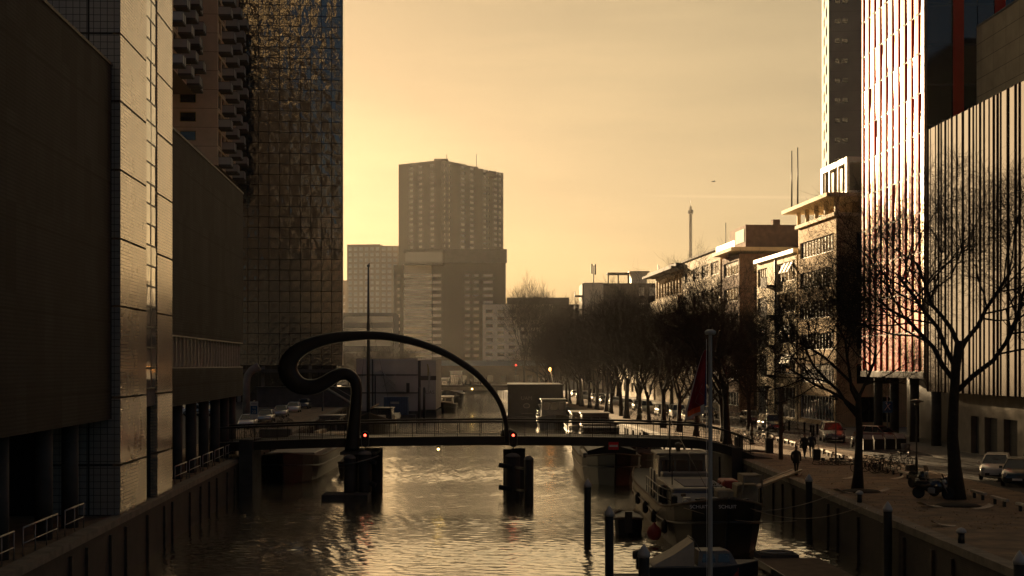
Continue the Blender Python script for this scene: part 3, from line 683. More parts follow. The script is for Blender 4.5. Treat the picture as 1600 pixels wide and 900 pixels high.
T2M = mat('dark_office_wall', (.022, .014, .008), .8, var=.12, scale=.05)
r2 = floors(16, QZ+1, 2.62, .8, 2.0)
r2b = floors(17, QZ+1, 2.62, .9, 2.0)
wing(T2, -46.6, 560, 0, 4.0, 20, 48.5, T2M, {'F': dict(cols=[(1.4, 2.4)], rows=r2[::1], st=FW)}, 12)
wing(T2, -42.6, 559.5, 0, 11.1, 20, 48.9, mat('white_spandrel', (.80, .70, .55), .7, var=.1, scale=.1), {'F': dict(cols=[(.1, 11.0)], rows=[(a, b_+.3) for a, b_ in r2], st=FWD)}, 16)
wing(T2, -31.5, 558, 0, 29, 22, 53.7, T2M, {'F': dict(cols=[(.3, 3.8), (13.0, 15), (16.3, 18.5), (20.2, 24)], rows=r2b[1:], st=FW)}, 50)
part('glass_top', glass('far_cap_glass', (.10, .10, .09), .1, 0, 1, 1.9), T2, (-41.5, 553, 49.2, -27, 559.3, 53.3))
part('roof', DCONC, T2, (-42.3, 552.3, 53.31, -26.3, 560, 54.2), (-42, 552.6, 48.3, -26.6, 557.9, 49.1), (-26.2, 556.5, 49.2, -2, 557.9, 54.6))
T0 = thing('gridded_tower', 'pale sunlit gridded apartment tower left of the tallest high-rise', 'building')
wing(T0, -83.5, 720, -6, 17, 22, 70.2, mat('pale_far_wall', (.62, .50, .33), .8, var=.1), {'F': dict(cols=even(6, .2, 17, .62), rows=floors(23, QZ+1.2, 2.85, .5, 2.3), st=FW)}, 50)
wing(T0, -66.5, 718.5, 6, 9.2, 22, 69.5, mat('pale_far_wall', ()), {'F': dict(cols=even(3, .2, 9, .7), rows=floors(23, QZ+1.2, 2.85, .5, 2.3), st=FW)}, 40)
building('pale_office_block', 'sliver of a pale block between the glass tower and the gridded tower', 'building', -104, 820, 0, 9, 20, QZ, 58, mat('pale_far_wall', ()), {'F': dict(cols=even(3, .5, 8.5, .5), rows=floors(12, QZ, 4, 1, 3), st=FW)})
building('low_office_block', 'low banded office building below the gridded tower', 'building', -58, 470, 0, 19, 20, QZ, 26.5, mat('banded_wall', (.30, .26, .20), .8, var=.1), {'F': dict(cols=[(.4, 18.6)], rows=floors(6, QZ, 3.9, 1.2, 3.2), st=FWD)})
building('white_banded_block', 'white banded office building right of the dark office tower', 'building', -11.3, 545, 0, 27, 18, QZ, 32.5, mat('white_spandrel', ()), {'F': dict(cols=even(6, .4, 26.8, .62), rows=floors(10, QZ+1.2, 2.75, .6, 1.9), st=FWD)}, seed=3)
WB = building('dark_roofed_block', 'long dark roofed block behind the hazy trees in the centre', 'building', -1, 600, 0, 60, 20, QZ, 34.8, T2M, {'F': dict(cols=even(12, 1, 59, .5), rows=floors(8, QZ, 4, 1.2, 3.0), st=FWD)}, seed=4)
part('roof', T2M, WB, (-1.2, -1.5, 32.21, 25, 20, 35.0))
HI = building('balcony_apartment_block', 'hazy apartment block with rooftop pavilions and antennas above the tree row', 'building', 16.8, 340, 0, 19, 16, QZ, 28.8, mat('hazy_brown_wall', (.13, .10, .07), .85, var=.15),
    {'F': dict(cols=[(1.2, 2.2), (4, 5), (13.6, 14.8), (16, 18.2)], rows=floors(7, QZ, 3.7, 1.0, 3.0), st=FW)}, seed=5)
part('white_bay', mat('white_spandrel', ()), HI, (.3, -.8, 17, 5.0, -.004, 26.3))
for k in range(3): part('balcony', DCONC, HI, (-1.7, 1, 16.5+k*3.3, -.004, 5, 16.8+k*3.3), (-1.7, 1, 16.8+k*3.3, -1.6, 5, 17.7+k*3.3))
part('roof_pavilion', DCONC, HI, (6.2, 2, 28.6, 11.4, 8, 28.9), (6.2, 2, 26.21, 6.5, 2.3, 28.6), (11, 2, 26.21, 11.4, 2.3, 28.6), (8.6, 2, 26.21, 8.9, 2.3, 28.6))
part('roof_pavilion', mat('white_spandrel', ()), HI, (11.9, 1.5, 26.21, 15.6, 7, 28.9), (11.3, 1.0, 28.91, 16.2, 8, 29.2))
part('antenna', BLACK, HI, (2.7, 2, 26.21, 2.95, 2.2, 30.6), (2.2, 1.9, 28.6, 2.6, 2.3, 31), (3.0, 1.9, 28.4, 3.4, 2.3, 30.9)); part('antenna', BLACK, HI, (18.6, 2, 26.21, 18.75, 2.2, 30.6), (18.3, 1.9, 28.4, 18.5, 2.3, 30.8))
TM = thing('observation_tower', 'slender observation tower standing far off against the sky', 'tower', ((1079-800)*1200/F, 1200, QZ))
o = MB(); o.lathe([(1.5, 0), (1.3, 137), (1.3, 140)], 12); o.build('shaft', mat('far_concrete', (.16, .14, .11), .8), TM)
o = MB(); o.lathe([(1.6, 134), (2.3, 134.5), (2.3, 137), (1.3, 137.5)], 12); o.build('cabin', DCONC, TM)
o = MB(); o.tube([(0, 0, 140), (0, 0, 146)], .25, 5); o.build('antenna', BLACK, TM)
# low hall with a long blue fascia, far end of the canal
MH = building('market_hall', 'long low brown hall with a blue fascia across the far end of the canal', 'building', -52, 495, 0, 66, 10, QZ, 9.0, mat('hall_brick', (.12, .075, .045), .85, var=.2), {'F': dict(cols=even(14, 1, 65, .4), rows=[(3.3, 5.6)], st=FWD)}, seed=6)
part('fascia', mat('blue_fascia', (.16, .22, .27), .5), MH, (-.3, -.4, 6.404, 66.3, 10.2, 8.2))
# unseen blocks added behind the viewer, sized to shape the mirrored tower's reflections
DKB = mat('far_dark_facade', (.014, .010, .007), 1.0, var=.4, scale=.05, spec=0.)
for k, (x, y, w_, d2, h_, mt, lb, nwin) in enumerate([(-56, -82, 22.5, 20, 185, DKB, 'added dark tower behind the viewer at the far left', 5), (-33, -102, 13.5, 12, 195, CREAM, 'added sunlit cream tower behind the viewer', 4), (-33, -82, 13.5, 18, 136, DKB, 'added dark block behind the viewer in front of the cream tower', 4),
        (-19, -84, 11.5, 20, 185, DKB, 'added dark tower behind the viewer over the canal head', 4), (-7, -84, 17, 20, 122, DKB, 'added lower dark block behind the viewer beside the canal head', 6), (12, -90, 30, 20, 60, BRICK, 'added brown brick block behind the viewer on the right', 6)]):
    building('reflection_block', lb, 'building', x, y, 0, w_, d2, QZ, h_, mt, {'B': dict(cols=even(nwin, .5, w_-.5, .22), rows=floors(int(h_/4.2), QZ, 4.1, 1.4, 2.9), st=FW if nwin == 6 or mt is CREAM else FWD)}, cap=4, seed=k)
# ------------------------------------------------------------------ lift bridge with its curved arch
BY = 101.0
BR = thing('canal_footbridge', 'dark steel footbridge with a looping tapered arch over the canal', 'bridge', (0, BY, 0))
def bz(x): return 3.78 + .42 * (1 - ((x + 1.0) / 19.0) ** 2) - .045*max(0, x-12.5)**2
m = MB(); ns = 40; xa, xb = -21.5, 17.2; top = []; bot = []
def strip(m, y0, y1, zf0, zf1, x0, x1, n=40):
    secs = []
    for i in range(n+1):
        x = x0+(x1-x0)*i/n; secs.append([(x, y0, zf0(x)), (x, y1, zf0(x)), (x, y1, zf1(x)), (x, y0, zf1(x))])
    m.loft([[Vector(v) for v in s] for s in secs])
strip(m, .3, 4.7, lambda x: bz(x)-.22, lambda x: bz(x), xa, xb); m.build('deck', DSTEEL, BR)
for y in (-.02, 4.72):
    m = MB(); strip(m, y, y+.3, lambda x: bz(x)-.62, lambda x: bz(x)+.02, xa, xb); strip(m, y-.06, y-.022, lambda x: bz(x)-.02, lambda x: bz(x)+.04, xa, xb); m.build('girder', BLACK, BR)
m = MB(); strip(m, -.1, -.063, lambda x: bz(x)+.0, lambda x: bz(x)+.03, xa, xb); m.build('light_strip', STEEL, BR)
for y, nm in ((.1, 'railing'), (4.85, 'railing')):
    m = MB(); strip(m, y-.05, y+.05, lambda x: bz(x)+.98, lambda x: bz(x)+1.10, xa, xb); strip(m, y-.02, y+.02, lambda x: bz(x)+.12, lambda x: bz(x)+.15, xa, xb)
    n = 290
    for i in range(n+1):
        x = xa+(xb-xa)*i/n; w_ = .008 if i % 12 else .03; m.box(x-w_, y-.012, bz(x)+.02, x+w_, y+.012, bz(x)+.98)
    o = m.build(nm, BLACK, BR)
    h_ = MB(); strip(h_, y-.04, y+.04, lambda x: bz(x)+1.101, lambda x: bz(x)+1.13, xa, xb, 30); h_.build('handrail', STEEL, o)
# ramp down to the right bank
m = MB(); m.add([(17.2, .3, QZ-.2), (17.2, 4.7, QZ-.2), (18.6, 4.7, QZ+.008), (18.6, .3, QZ+.008), (17.2, .3, bz(17.2)), (17.2, 4.7, bz(17.2)), (18.6, 4.7, QZ+.03), (18.6, .3, QZ+.03)],
    [(3,2,1,0),(4,5,6,7),(0,1,5,4),(1,2,6,5),(2,3,7,6),(3,0,4,7)]); m.build('ramp', DCONC, BR)
# arch outline in picture coordinates of the reference plane -> metres in the bridge's own frame
cl = [(792,690,7),(791,668,7),(788,650,7.5),(782,632,8),(773,616,8.5),(762,602,9),(750,589,9.5),(737,578,10),(718,565,10.5),(695,552,11),(671,542,11.5),(645,533.5,12),(620,528,12.5),(598,525,13),(574,524,14),(550,525,15.5),
      (527,527,17),(505,531.5,19),(487,537,21),(470,545,24),(457,556,27),(450,570,30),(451,584,31),(459,596,30),(471,603.5,27),(484,605,25),(496,603,23.5),(507,598,22),(518,591,21),(529,585.5,20),(540,584,19),(549,588,18),(555,596,17.5),
      (557,608,17.5),(556.5,625,18),(555,645,19),(553,665,20),(551,690,22),(550,704,23)]
k_ = (BY-.5)/F
cl2 = []
for i in range(len(cl)-1):                              # Catmull-Rom refine
    p0, p1, p2, p3 = cl[max(i-1, 0)], cl[i], cl[i+1], cl[min(i+2, len(cl)-1)]
    for s in (0, .5):
        cl2.append(tuple(.5*((2*p1[j])+(-p0[j]+p2[j])*s+(2*p0[j]-5*p1[j]+4*p2[j]-p3[j])*s*s+(-p0[j]+3*p1[j]-3*p2[j]+p3[j])*s**3) for j in range(3)))
cl2.append(cl[-1])
pts = [Vector(((x-800)*k_, 0, H-(y-570)*k_)) for x, y, w in cl2]; secs = []
for i, p in enumerate(pts):
    d = (pts[min(i+1, len(pts)-1)]-pts[max(i-1, 0)]).normalized(); nrm = Vector((-d.z, 0, d.x)); hw = cl2[i][2]*k_/2; hd = min(.45, .16+hw*.5)
    sec = []
    for q in range(16):
        t = 2*math.pi*q/16; c, s = math.cos(t), math.sin(t); e = .7
        sec.append(p + nrm*hw*math.copysign(abs(c)**e, c) + Vector((0, hd*math.copysign(abs(s)**e, s)-.5, 0)))
    secs.append(sec)
m = MB(); m.loft(secs, smooth=True); m.build('arch', mat('arch_black_paint', (.010, .009, .008), .42, var=.3, scale=.5, bump=.004, bscale=3, spec=.35), BR)
# piers: capped concrete cylinders, fender tubes, float
def pier(x, y, r, zt, cap=True):
    o = MB(); o.lathe([(r, -2), (r, zt)], 24, (x, y, 0)); o = o.build('pier', mat('pier_concrete_wet', (.018, .015, .013), .7, var=.4, scale=1.0, bump=.01), BR)
    if cap: c = MB(); c.lathe([(r+.02, zt), (r+.02, zt+.05), (r*.85, zt+.16), (r*.5, zt+.25), (.02, zt+.29)], 24, (x, y, 0)); c.build('pier_cap', CONC, o)
pier(-11.35, -1.5, .42, 2.75); pier(-10.35, -1.1, .48, 3.0); pier(-10.9, .9, .65, 3.1, False); pier(-11.2, 3.6, .5, 3.1, False); pier(-10.0, 3.6, .5, 3.1, False)
pier(.05, -1.4, .52, 2.85); pier(1.12, -6.0, .32, 2.95); pier(-.15, 3.2, .5, 3.1, False); pier(.45, 1.0, .5, 3.3, False)
pr = MB(); pr.box(-12.1, -.9, 2.95, -9.6, 4.6, 3.15); pr.build('pier_head', DCONC, BR)
for (x0, x1, zz, y) in ((-9.9, -9.55, 2.55, -1.7), (-9.9, -9.55, 1.0, -1.7), (-.9, 0, 2.3, -1.9), (-.9, 0, .75, -1.9)):
    o = MB(); o.tube([(x0, y+.2, zz), (x1, y, zz-.1)], .17, 10); o.build('fender', RUBBER, BR)
o = MB(); o.tube([(-12, -2.0, 2.3), (-10.8, -1.95, 2.5), (-9.7, -1.6, 2.8), (-9.4, -.6, 2.9)], .05, 6); o.build('hose', CONC, BR)
fl = MB(); fl.bbox(-13.1, -3.4, -.3, -9.9, -.9, .38, .05); fl.build('float', DCONC, BR)
fl = MB(); fl.tube([(.2, -1.6, 2.15), (1.1, -5.8, 2.3)], .10, 8); fl.tube([(.2, -1.6, .6), (1.1, -5.8, .8)], .10, 8); fl.build('fender_beam', BLACK, BR)
part('abutment', DCONC, BR, (-19.3, -.5, -1, -18.35, 3, 4.0)); part('abutment', DCONC, BR, (15.6, -.2, -1, 16.3, 5, 3.4))
LAMPR = mat('red_signal_lamp', (.6, .02, .02), .3, emit=(1, .06, .03), estr=3.5)
LAMPY = mat('yellow_signal_lamp', (.6, .35, .05), .3, emit=(1, .62, .15), estr=6)
def signal(x, y, zc):
    b_ = MB(); pl = []
    for q in range(24):
        t = 2*math.pi*q/24; pl.append((.27*math.cos(t), .27*math.sin(t)+(.28 if math.sin(t) >= 0 else -.28)))
    M = Matrix.Translation((x, y, zc)) @ Matrix.Rotation(R(90), 4, 'X')
    b_.prism(pl, 0, .14, M); o = b_.build('signal_board', BLACK, BR)
    e = MB(); ring = [M @ Vector((px_*1.02, py_*1.02, .15)) for px_, py_ in pl]; e.tube(ring+[ring[0]], .018, 5, cap=False); e.build('rim', STEEL, o)
    h_ = MB(); h_.lathe([(.13, 0), (.15, .2), (.15, .22), (.11, .22), (.11, .04)], 16, (0, 0, 0), M @ Matrix.Translation((0, .28, .14))); h_.build('hood', BLACK, o)
    l_ = MB(); l_.lathe([(.095, 0), (.09, .03), (.05, .06), (.01, .07)], 14, (0, 0, 0), M @ Matrix.Translation((0, .28, .15))); l_.build('lamp', LAMPR, o)
    l_ = MB(); l_.lathe([(.095, 0), (.09, .03), (.05, .06), (.01, .07)], 14, (0, 0, 0), M @ Matrix.Translation((0, -.2, .14))); l_.build('unlit_lamp', BLACK, o)
    p_ = MB(); p_.box(x-.04, y+.05, 3.0, x+.04, y+.13, zc); p_.build('bracket', BLACK, o)
signal((570-800)*.0449, -.9, H-(686.5-570)*.0449); signal((802-800)*.0449, -.9, H-(686.5-570)*.0449)
o = MB(); o.lathe([(.5, 0), (.55, .15), (.5, .38), (.25, .5), (.02, .54)], 16, (-.3, .7, bz(0)+.0)); o.build('bell_housing', BLACK, BR)
o = MB(); o.box(-5.35, .1, 3.15, -5.12, .3, 3.5); y_ = o.build('hanging_lamp_housing', BLACK, BR); o = MB(); o.lathe([(.08, 0), (.08, .04), (.02, .05)], 10, (0, 0, 0), Matrix.Translation((-5.235, .1, 3.3)) @ Matrix.Rotation(R(90), 4, 'X')); o.build('lamp', LAMPY, y_)
# no-passage board on the girder
sg = part('passage_board', mat('sign_red', (.75, .02, .025), .5), BR, (6.85, -.2, 3.28, 7.55, -.12, 3.82)); part('white_bar', WHITE, sg, (6.9, -.215, 3.48, 7.5, -.203, 3.62))
# far road bridge
FB = thing('road_bridge', 'low concrete road bridge crossing the far canal with pedestrians on it', 'bridge', (0, 300, 0))
part('deck', CONC, FB, (-36, 0, 3.9, 8, 9, 4.6)); part('parapet', DCONC, FB, (-36, -.1, 4.604, 8, .05, 5.0)); part('pier', DCONC, FB, (-31.6, .5, -1, -29.5, 8.5, 3.896)); part('pier', DCONC, FB, (3, .5, -1, 5, 8.5, 3.896))
m = MB()
for i in range(30): m.box(-36+i*1.5, -.03, 5.004, -35.95+i*1.5, .0, 5.55)
m.box(-36, -.05, 5.55, 8, 0, 5.6); m.build('railing', DCONC, FB)
o = MB(); o.lathe([(.15, 0), (.15, .04), (.02, .05)], 10, (0, 0, 0), Matrix.Translation((-8.4, -.15, 4.2)) @ Matrix.Rotation(R(90), 4, 'X')); o.build('lamp', LAMPY, FB)

# ------------------------------------------------------------------ trees
def tree_meshes(seed, hgt=13., trunk=.4, spread=1.0, up=.35, dens=1.0, clear=.28, upright=False, tw=.007):
    rg = random.Random(seed); T = MB(); C = MB()
    def branch(p, d, ln, r, lv):
        nseg = 5 if lv < 2 else (3 if lv < 4 else 2); pts = [p.copy()]; q = p.copy(); dd = d.copy()
        for i in range(nseg):
            j = .045 if lv == 0 else .20+.04*lv
            dd = (dd + Vector((rg.gauss(0, j), rg.gauss(0, j), rg.gauss(0, j)*.6 + (up*.22 if lv > 0 else 0)))).normalized(); q = q + dd*ln/nseg; pts.append(q.copy())
        r1 = r*(.62 if lv < 4 else .4); rad = [r+(r1-r)*i/nseg for i in range(nseg+1)]
        if lv == 0: rad[0] *= 1.45; rad[1] *= 1.1
        (T if lv < 3 else C).tube(pts, rad, 9 if lv == 0 else (6 if lv < 3 else 3), cap=lv < 2, smooth=lv < 4)
        if lv >= 5: return
        kids = {0: 5, 1: 7, 2: 7, 3: 6, 4: 6}[lv]; kids = max(2, int(kids*dens+rg.random()*.8)) if lv else kids
        for k in range(kids):
            f = (.45+.55*(k+rg.random())/kids) if lv else (.62+.38*(k+.6)/kids)
            fi = f*nseg; i = min(int(fi), nseg-1); pp = pts[i].lerp(pts[i+1], fi-i)
            base = (pts[i+1]-pts[i]).normalized(); a = rg.uniform(0, 2*math.pi)+k*2.4
            side = base.cross(Vector((math.cos(a), math.sin(a), .13))); side.normalize()
            ang = R(rg.uniform(28, 55) if lv else rg.uniform(25, 48)) * (1.0 if not upright else .55)
            nd = (base*math.cos(ang)+side*math.sin(ang)*spread).normalized()
            l2 = ln*(rg.uniform(.54, .74) if lv else rg.uniform(.62, .8)*(hgt/13.)*1.0)
            if lv == 0: l2 = (hgt-ln)*rg.uniform(.44, .56)
            branch(pp, nd, l2, max(tw, rad[i]*(.50 if lv else .55)), lv+1)
    branch(Vector((0, 0, -.05)), Vector((rg.gauss(0, .03), rg.gauss(0, .03), 1)), hgt*clear, trunk, 0)
    return T.mesh('trunk', BARK), C.mesh('crown', BARK)
TREES = [tree_meshes(31, 14.5, .30, .85, .55, .92, .30), tree_meshes(32, 13., .26, .95, .4, .92, .32), tree_meshes(34, 15.5, .28, .8, .65, .92, .27)]
TALL = tree_meshes(41, 25., .36, .7, .8, .95, .26, True, .012)
BIG = tree_meshes(55, 20.0, .33, 1.1, .38, 1.12, .40)
MID = tree_meshes(61, 14.5, .25, 1.2, .3, 1.12, .36)
def tree(ms, x, y, s, rz, label, group=None, z=QZ):
    r = thing('bare_tree', label, 'tree', (x, y, z), rz, group); r.scale = (s, s, s); inst('trunk', ms[0], r); inst('crown', ms[1], r); return r
p = G(1495, 780); tree(BIG, p.x, p.y, 1.0, 1.0, 'largest bare tree in the right foreground before the striped block')
p = G(1340, 765); tree(MID, p.x, p.y, 1.0, 2.2, 'bare wide-branching tree right of the walking person')
p = G(1137, 700); tree(TREES[0], p.x, p.y, 1.12, .4, 'bare tree at the right end of the footbridge')
ROW = 'bare trees along the right quay'
rg = random.Random(77); yy = 124.; k = 0
while yy < 292:
    x = eR(yy)+rg.uniform(2.2, 3.2); hs = (1.10 if yy > 165 else .94)-.0003*(yy-124)+rg.uniform(-.13, .13)
    tree(TREES[k % 3], x, yy, hs, rg.uniform(0, 6), ORD[k]+' bare tree of the waterside row counted from the footbridge', ROW)
    if k > 1 and k % 3: tree(TREES[(k+1) % 3], x+rg.uniform(6.0, 8.0), yy+4, hs*.92, rg.uniform(0, 6), ORD[k-2]+' bare tree of the street side row counted from the footbridge', ROW)
    yy += rg.uniform(7.5, 9.5); k += 1
for k, (px_, top, Y) in enumerate(((820, 452, 335), (840, 446, 350), (872, 474, 330), (896, 472, 345), (942, 462, 315), (963, 452, 322), (984, 458, 318), (915, 482, 335))):
    x = (px_-800)*Y/F; h_ = (570-top)*Y/F+H-QZ; tt_ = tree(TALL, x, Y, h_/24.*1.02, px_*.37, ['leftmost', 'second from left', 'third from left', 'fourth from left', 'sixth from left', 'seventh from left', 'rightmost', 'fifth from left'][k]+' of the tall hazy bare trees at the canal end', 'hazy tall trees'); tt_.scale = (tt_.scale[0]*.62, tt_.scale[1]*.62, tt_.scale[2])
for k, px_ in enumerate((545, 556, 570, 588, 604, 622, 640)): tree(TREES[k % 3], (px_-800)*380/F, 380, .78+.06*(k % 2), k*1.3, ORD[k]+' hazy bare tree from the left behind the white floating hall', 'trees behind the floating hall')
# ------------------------------------------------------------------ boats
HULLK = mat('black_hull_paint', (.014, .013, .012), .45, var=.4, scale=.6, spec=.35)
HULLB = mat('weathered_hull_brown', (.12, .085, .055), .7, var=.5, scale=.8)
BWHITE = mat('boat_white', (.17, .155, .13), .45, var=.2, scale=1.2)
DECK = mat('deck_grey', (.16, .15, .14), .75, var=.35, scale=1.5)
CANV = mat('beige_canvas', (.30, .24, .16), .9, var=.25, scale=2)
TARP = mat('blue_grey_tarpaulin', (.055, .065, .10), .7, var=.25, scale=2)
REDB = mat('dull_red_plastic', (.30, .03, .02), .5, var=.2)
def hull(root, L_, B, zd, zbow, zst, m=HULLK, sharp=1.6, blunt=.8, rub=HULLB, name='hull', bands=True):
    """bow at -y (towards the viewer), stern at +y; deck height runs zbow..zd..zst"""
    secs = []; n = 18; edge = []
    def prof(t):
        a = 1-(1-min(1, t/.28))**2*0-max(0, 1-t/.28)**sharp; b_ = 1-max(0, (t-.78)/.22)**2*(1-blunt); return max(.03, a*b_)
    for i in range(n+1):
        t = i/n; y = L_*t; w = B/2*prof(t); zz = zd+(zbow-zd)*max(0, 1-t/.3)**2+(zst-zd)*max(0, (t-.7)/.3)**2
        rk = (1-min(1, t/.2))*.35*zbow
        secs.append([Vector((-w, y-rk, zz)), Vector((-.97*w, y-rk*.4, zz*.45)), Vector((-.9*w, y, 0)), Vector((-.6*w, y+.2, -.5)), Vector((.6*w, y+.2, -.5)), Vector((.9*w, y, 0)), Vector((.97*w, y-rk*.4, zz*.45)), Vector((w, y-rk, zz))]); edge.append((w, y-rk, zz))
    h = MB(); h.loft(secs); o = h.build(name, m, root)
    g = MB()
    for s in (-1, 1): g.tube([(s*w, y, z_+.04) for w, y, z_ in edge], .07, 6)
    g.build('gunwale', rub, root)
    if bands:
        g = MB()
        for s in (-1, 1): g.tube([(s*w*1.0, y, z_*.62) for w, y, z_ in edge], .05, 5)
        g.build('rubbing_strake', DSTEEL, root)
    return edge
def cabin(root, x0, x1, y0, y1, z0, z1, m=BWHITE, name='cabin', nwin=3, tap=.12, roof=None, front=2):
    b = MB(); a = [(x0, y0), (x1, y0), (x1, y1), (x0, y1)]; t_ = [(x0+tap, y0+tap), (x1-tap, y0+tap), (x1-tap, y1-tap), (x0+tap, y1-tap)]
    b.loft([[Vector((x, y, z0)) for x, y in a], [Vector((x, y, z1)) for x, y in t_]]); c = b.build(name, m, root)
    h = z1-z0; za, zb_ = z0+h*.45, z0+h*.86; fa, fb = .45*tap, .86*tap
    for i in range(front):
        u0, u1 = x0+.2+(x1-x0-.4)*(i+.06)/front, x0+.2+(x1-x0-.4)*(i+.94)/front
        q = MB(); q.quad((u0, y0+fa-.012, za), (u1, y0+fa-.012, za), (u1, y0+fb-.012, zb_), (u0, y0+fb-.012, zb_)); q.build('window', GLASSF, c)
    for s, xx in ((-1, x0), (1, x1)):
        for i in range(nwin):
            u0, u1 = y0+.25+(y1-y0-.5)*(i+.12)/nwin, y0+.25+(y1-y0-.5)*(i+.88)/nwin
            q = MB(); q.quad((xx-s*(fa-.012), u0, za), (xx-s*(fa-.012), u1, za), (xx-s*(fb-.012), u1, zb_), (xx-s*(fb-.012), u0, zb_)); q.build('window', GLASSF, c)
    rf = MB(); rf.bbox(x0+tap-.2, y0+tap-.3, z1+.002, x1-tap+.2, y1-tap+.2, z1+.11, .05); rf.build('roof', roof or m, c)
    return c
def rail(root, pts, h=.9, n=1.2, r=.02, name='rail', m=DSTEEL):
    g = MB(); pts = [Vector(p) for p in pts]
    for zz in (h, h*.5): g.tube([p+Vector((0, 0, zz)) for p in pts], r, 5)
    for a, b_ in zip(pts[:-1], pts[1:]):
        k = max(1, int((b_-a).length/n))
        for i in range(k+1): p = a+(b_-a)*i/k; g.tube([p, p+Vector((0, 0, h))], r, 5)
    g.build(name, m, root)
def text(body, size, loc, rot, matr, root, name='lettering', ext=.004):
    cu = bpy.data.curves.new(name, 'FONT'); cu.body = body; cu.size = size; cu.extrude = ext; cu.align_x = 'CENTER'; cu.align_y = 'CENTER'; cu.materials.append(matr)
    tmp = bpy.data.objects.new('tmp', cu); COL.objects.link(tmp); dg = bpy.context.evaluated_depsgraph_get(); me = bpy.data.meshes.new_from_object(tmp.evaluated_get(dg)); bpy.data.objects.remove(tmp)
    if not me.materials: me.materials.append(matr)
    o = bpy.data.objects.new(name, me); COL.objects.link(o); o.parent = root; o.location = loc; o.rotation_euler = rot; return o
# 1 big barge in the foreground
bg1 = thing('barge', 'long black hulled barge with white lettering moored in the right foreground', 'barge', (10.35, 68.8, 0))
ed = hull(bg1, 29, 4.9, 1.75, 2.9, 2.2, sharp=4.5)
b1 = MB(); b1.bbox(-1.85, 6.5, 1.7, 1.1, 14.5, 2.75, .06); c = b1.build('hatch_cabin', BWHITE, bg1)
b1 = MB(); b1.loft([[Vector((-1.8, 6.44, 1.75)), Vector((.9, 6.44, 1.75)), Vector((.9, 6.44, 2.6)), Vector((-1.8, 6.44, 2.6))], [Vector((-1.8, 6.40, 1.78)), Vector((.9, 6.40, 1.78)), Vector((.9, 6.40, 2.55)), Vector((-1.8, 6.40, 2.55))]]); b1.build('front_panel', TARP, c)
b1 = MB(); b1.bbox(-1.1, 7.6, 2.752, 1.0, 12.5, 2.80, .02); b1.build('hatch_cover', TARP, c)
b1 = MB(); b1.loft([[Vector((-1.9, 2.6, 2.1)), Vector((1.2, 2.6, 2.1)), Vector((1.2, 6.3, 2.45)), Vector((-1.9, 6.3, 2.45))], [Vector((-1.9, 2.6, 2.16)), Vector((1.2, 2.6, 2.16)), Vector((1.2, 6.3, 2.53)), Vector((-1.9, 6.3, 2.53))]]); b1.build('foredeck_cover', TARP, bg1)
for i in range(3): b1 = MB(); b1.bbox(-1.7+i*.02, 2.8+i*.55, 2.24, 1.0, 3.05+i*.55, 2.30, .01); b1.build('deck_plank', mat('pale_plank', (.42, .33, .22), .7, var=.3, scale=3), bg1)
cabin(bg1, -1.6, 1.35, 16.5, 20, 1.7, 3.9, BWHITE, 'wheelhouse', 2, .1, BWHITE, 3)
b1 = MB(); b1.bbox(-1.5, 14.8, 1.7, 1.3, 16.2, 2.95, .05); b1.build('bench_locker', BWHITE, bg1)
b1 = MB(); b1.lathe([(.12, 0), (.12, .35), (.2, .36), (.2, .5), (.02, .56)], 12, (-.2, 18, 4.03)); b1.build('vent_cowl', BWHITE, bg1)
for y in (11.5, 13.0): b1 = MB(); b1.bbox(-2.35, y, 1.8, -2.25, y+.9, 3.35, .02); b1.build('open_door', BWHITE, bg1)
for x, y, w_, d2, h_, m_ in ((1.3, 4.8, 1.1, 1.8, 1.0, CANV), (.2, 4.4, .9, 1.2, .75, CANV), (1.1, 8.5, .9, 2, .9, REDB), (-2.2, 4.2, .35, .45, .5, BLACK), (-2.25, 9.2, .4, .5, .6, BLACK)):
    b1 = MB(); b1.bbox(x, y, 1.75, x+w_, y+d2, 1.75+h_+.35, .08); b1.build('deck_crate', m_, bg1)
for s in (-1, 1): b1 = MB(); b1.lathe([(.09, 0), (.09, .42), (.14, .44), (.14, .5), (.03, .52)], 12, (s*1.2, 1.3, 2.2)); b1.build('bollard', DSTEEL, bg1)
rail(bg1, [(-2.3, 3.2, 1.95), (-2.42, 8, 1.8), (-2.42, 15, 1.8)], .95, 1.3, .025)
ar = MB(); ar.tube([(1.2, 3.2, 2.1), (1.4, 3.2, 3.6), (2.3, 3.2, 3.75), (2.35, 3.2, 2.1)], .05, 6); ar.build('canvas_frame', CANV, bg1)
ar = MB(); ar.box(1.35, 3.25, 3.3, 2.3, 5.0, 3.7); ar.build('canvas_cover', CANV, bg1)
po = MB(); po.tube([(-1.6, 8.9, 2.7), (-1.6, 8.9, 4.4)], .03, 6); po.tube([(-1.6, 8.9, 4.35), (-1.9, 13, 4.0)], .015, 4); po.build('stay_pole', BLACK, bg1)
pl_ = MB()
for k in range(220):
    r_ = random.Random(k); p0 = Vector((.6+r_.gauss(0, .35), 6.1+r_.gauss(0, .4), 2.2+abs(r_.gauss(0, .35)))); a = r_.uniform(0, 6.28); d1 = Vector((math.cos(a)*.12, math.sin(a)*.12, .08)); d2 = Vector((-math.sin(a)*.05, math.cos(a)*.05, 0))
    pl_.quad(p0-d2, p0+d1-d2*.2, p0+d1*1.5, p0+d2)
pl_.build('potted_plant', mat('dark_leaf', (.03, .04, .015), .7), bg1)
r_ = random.Random(21)
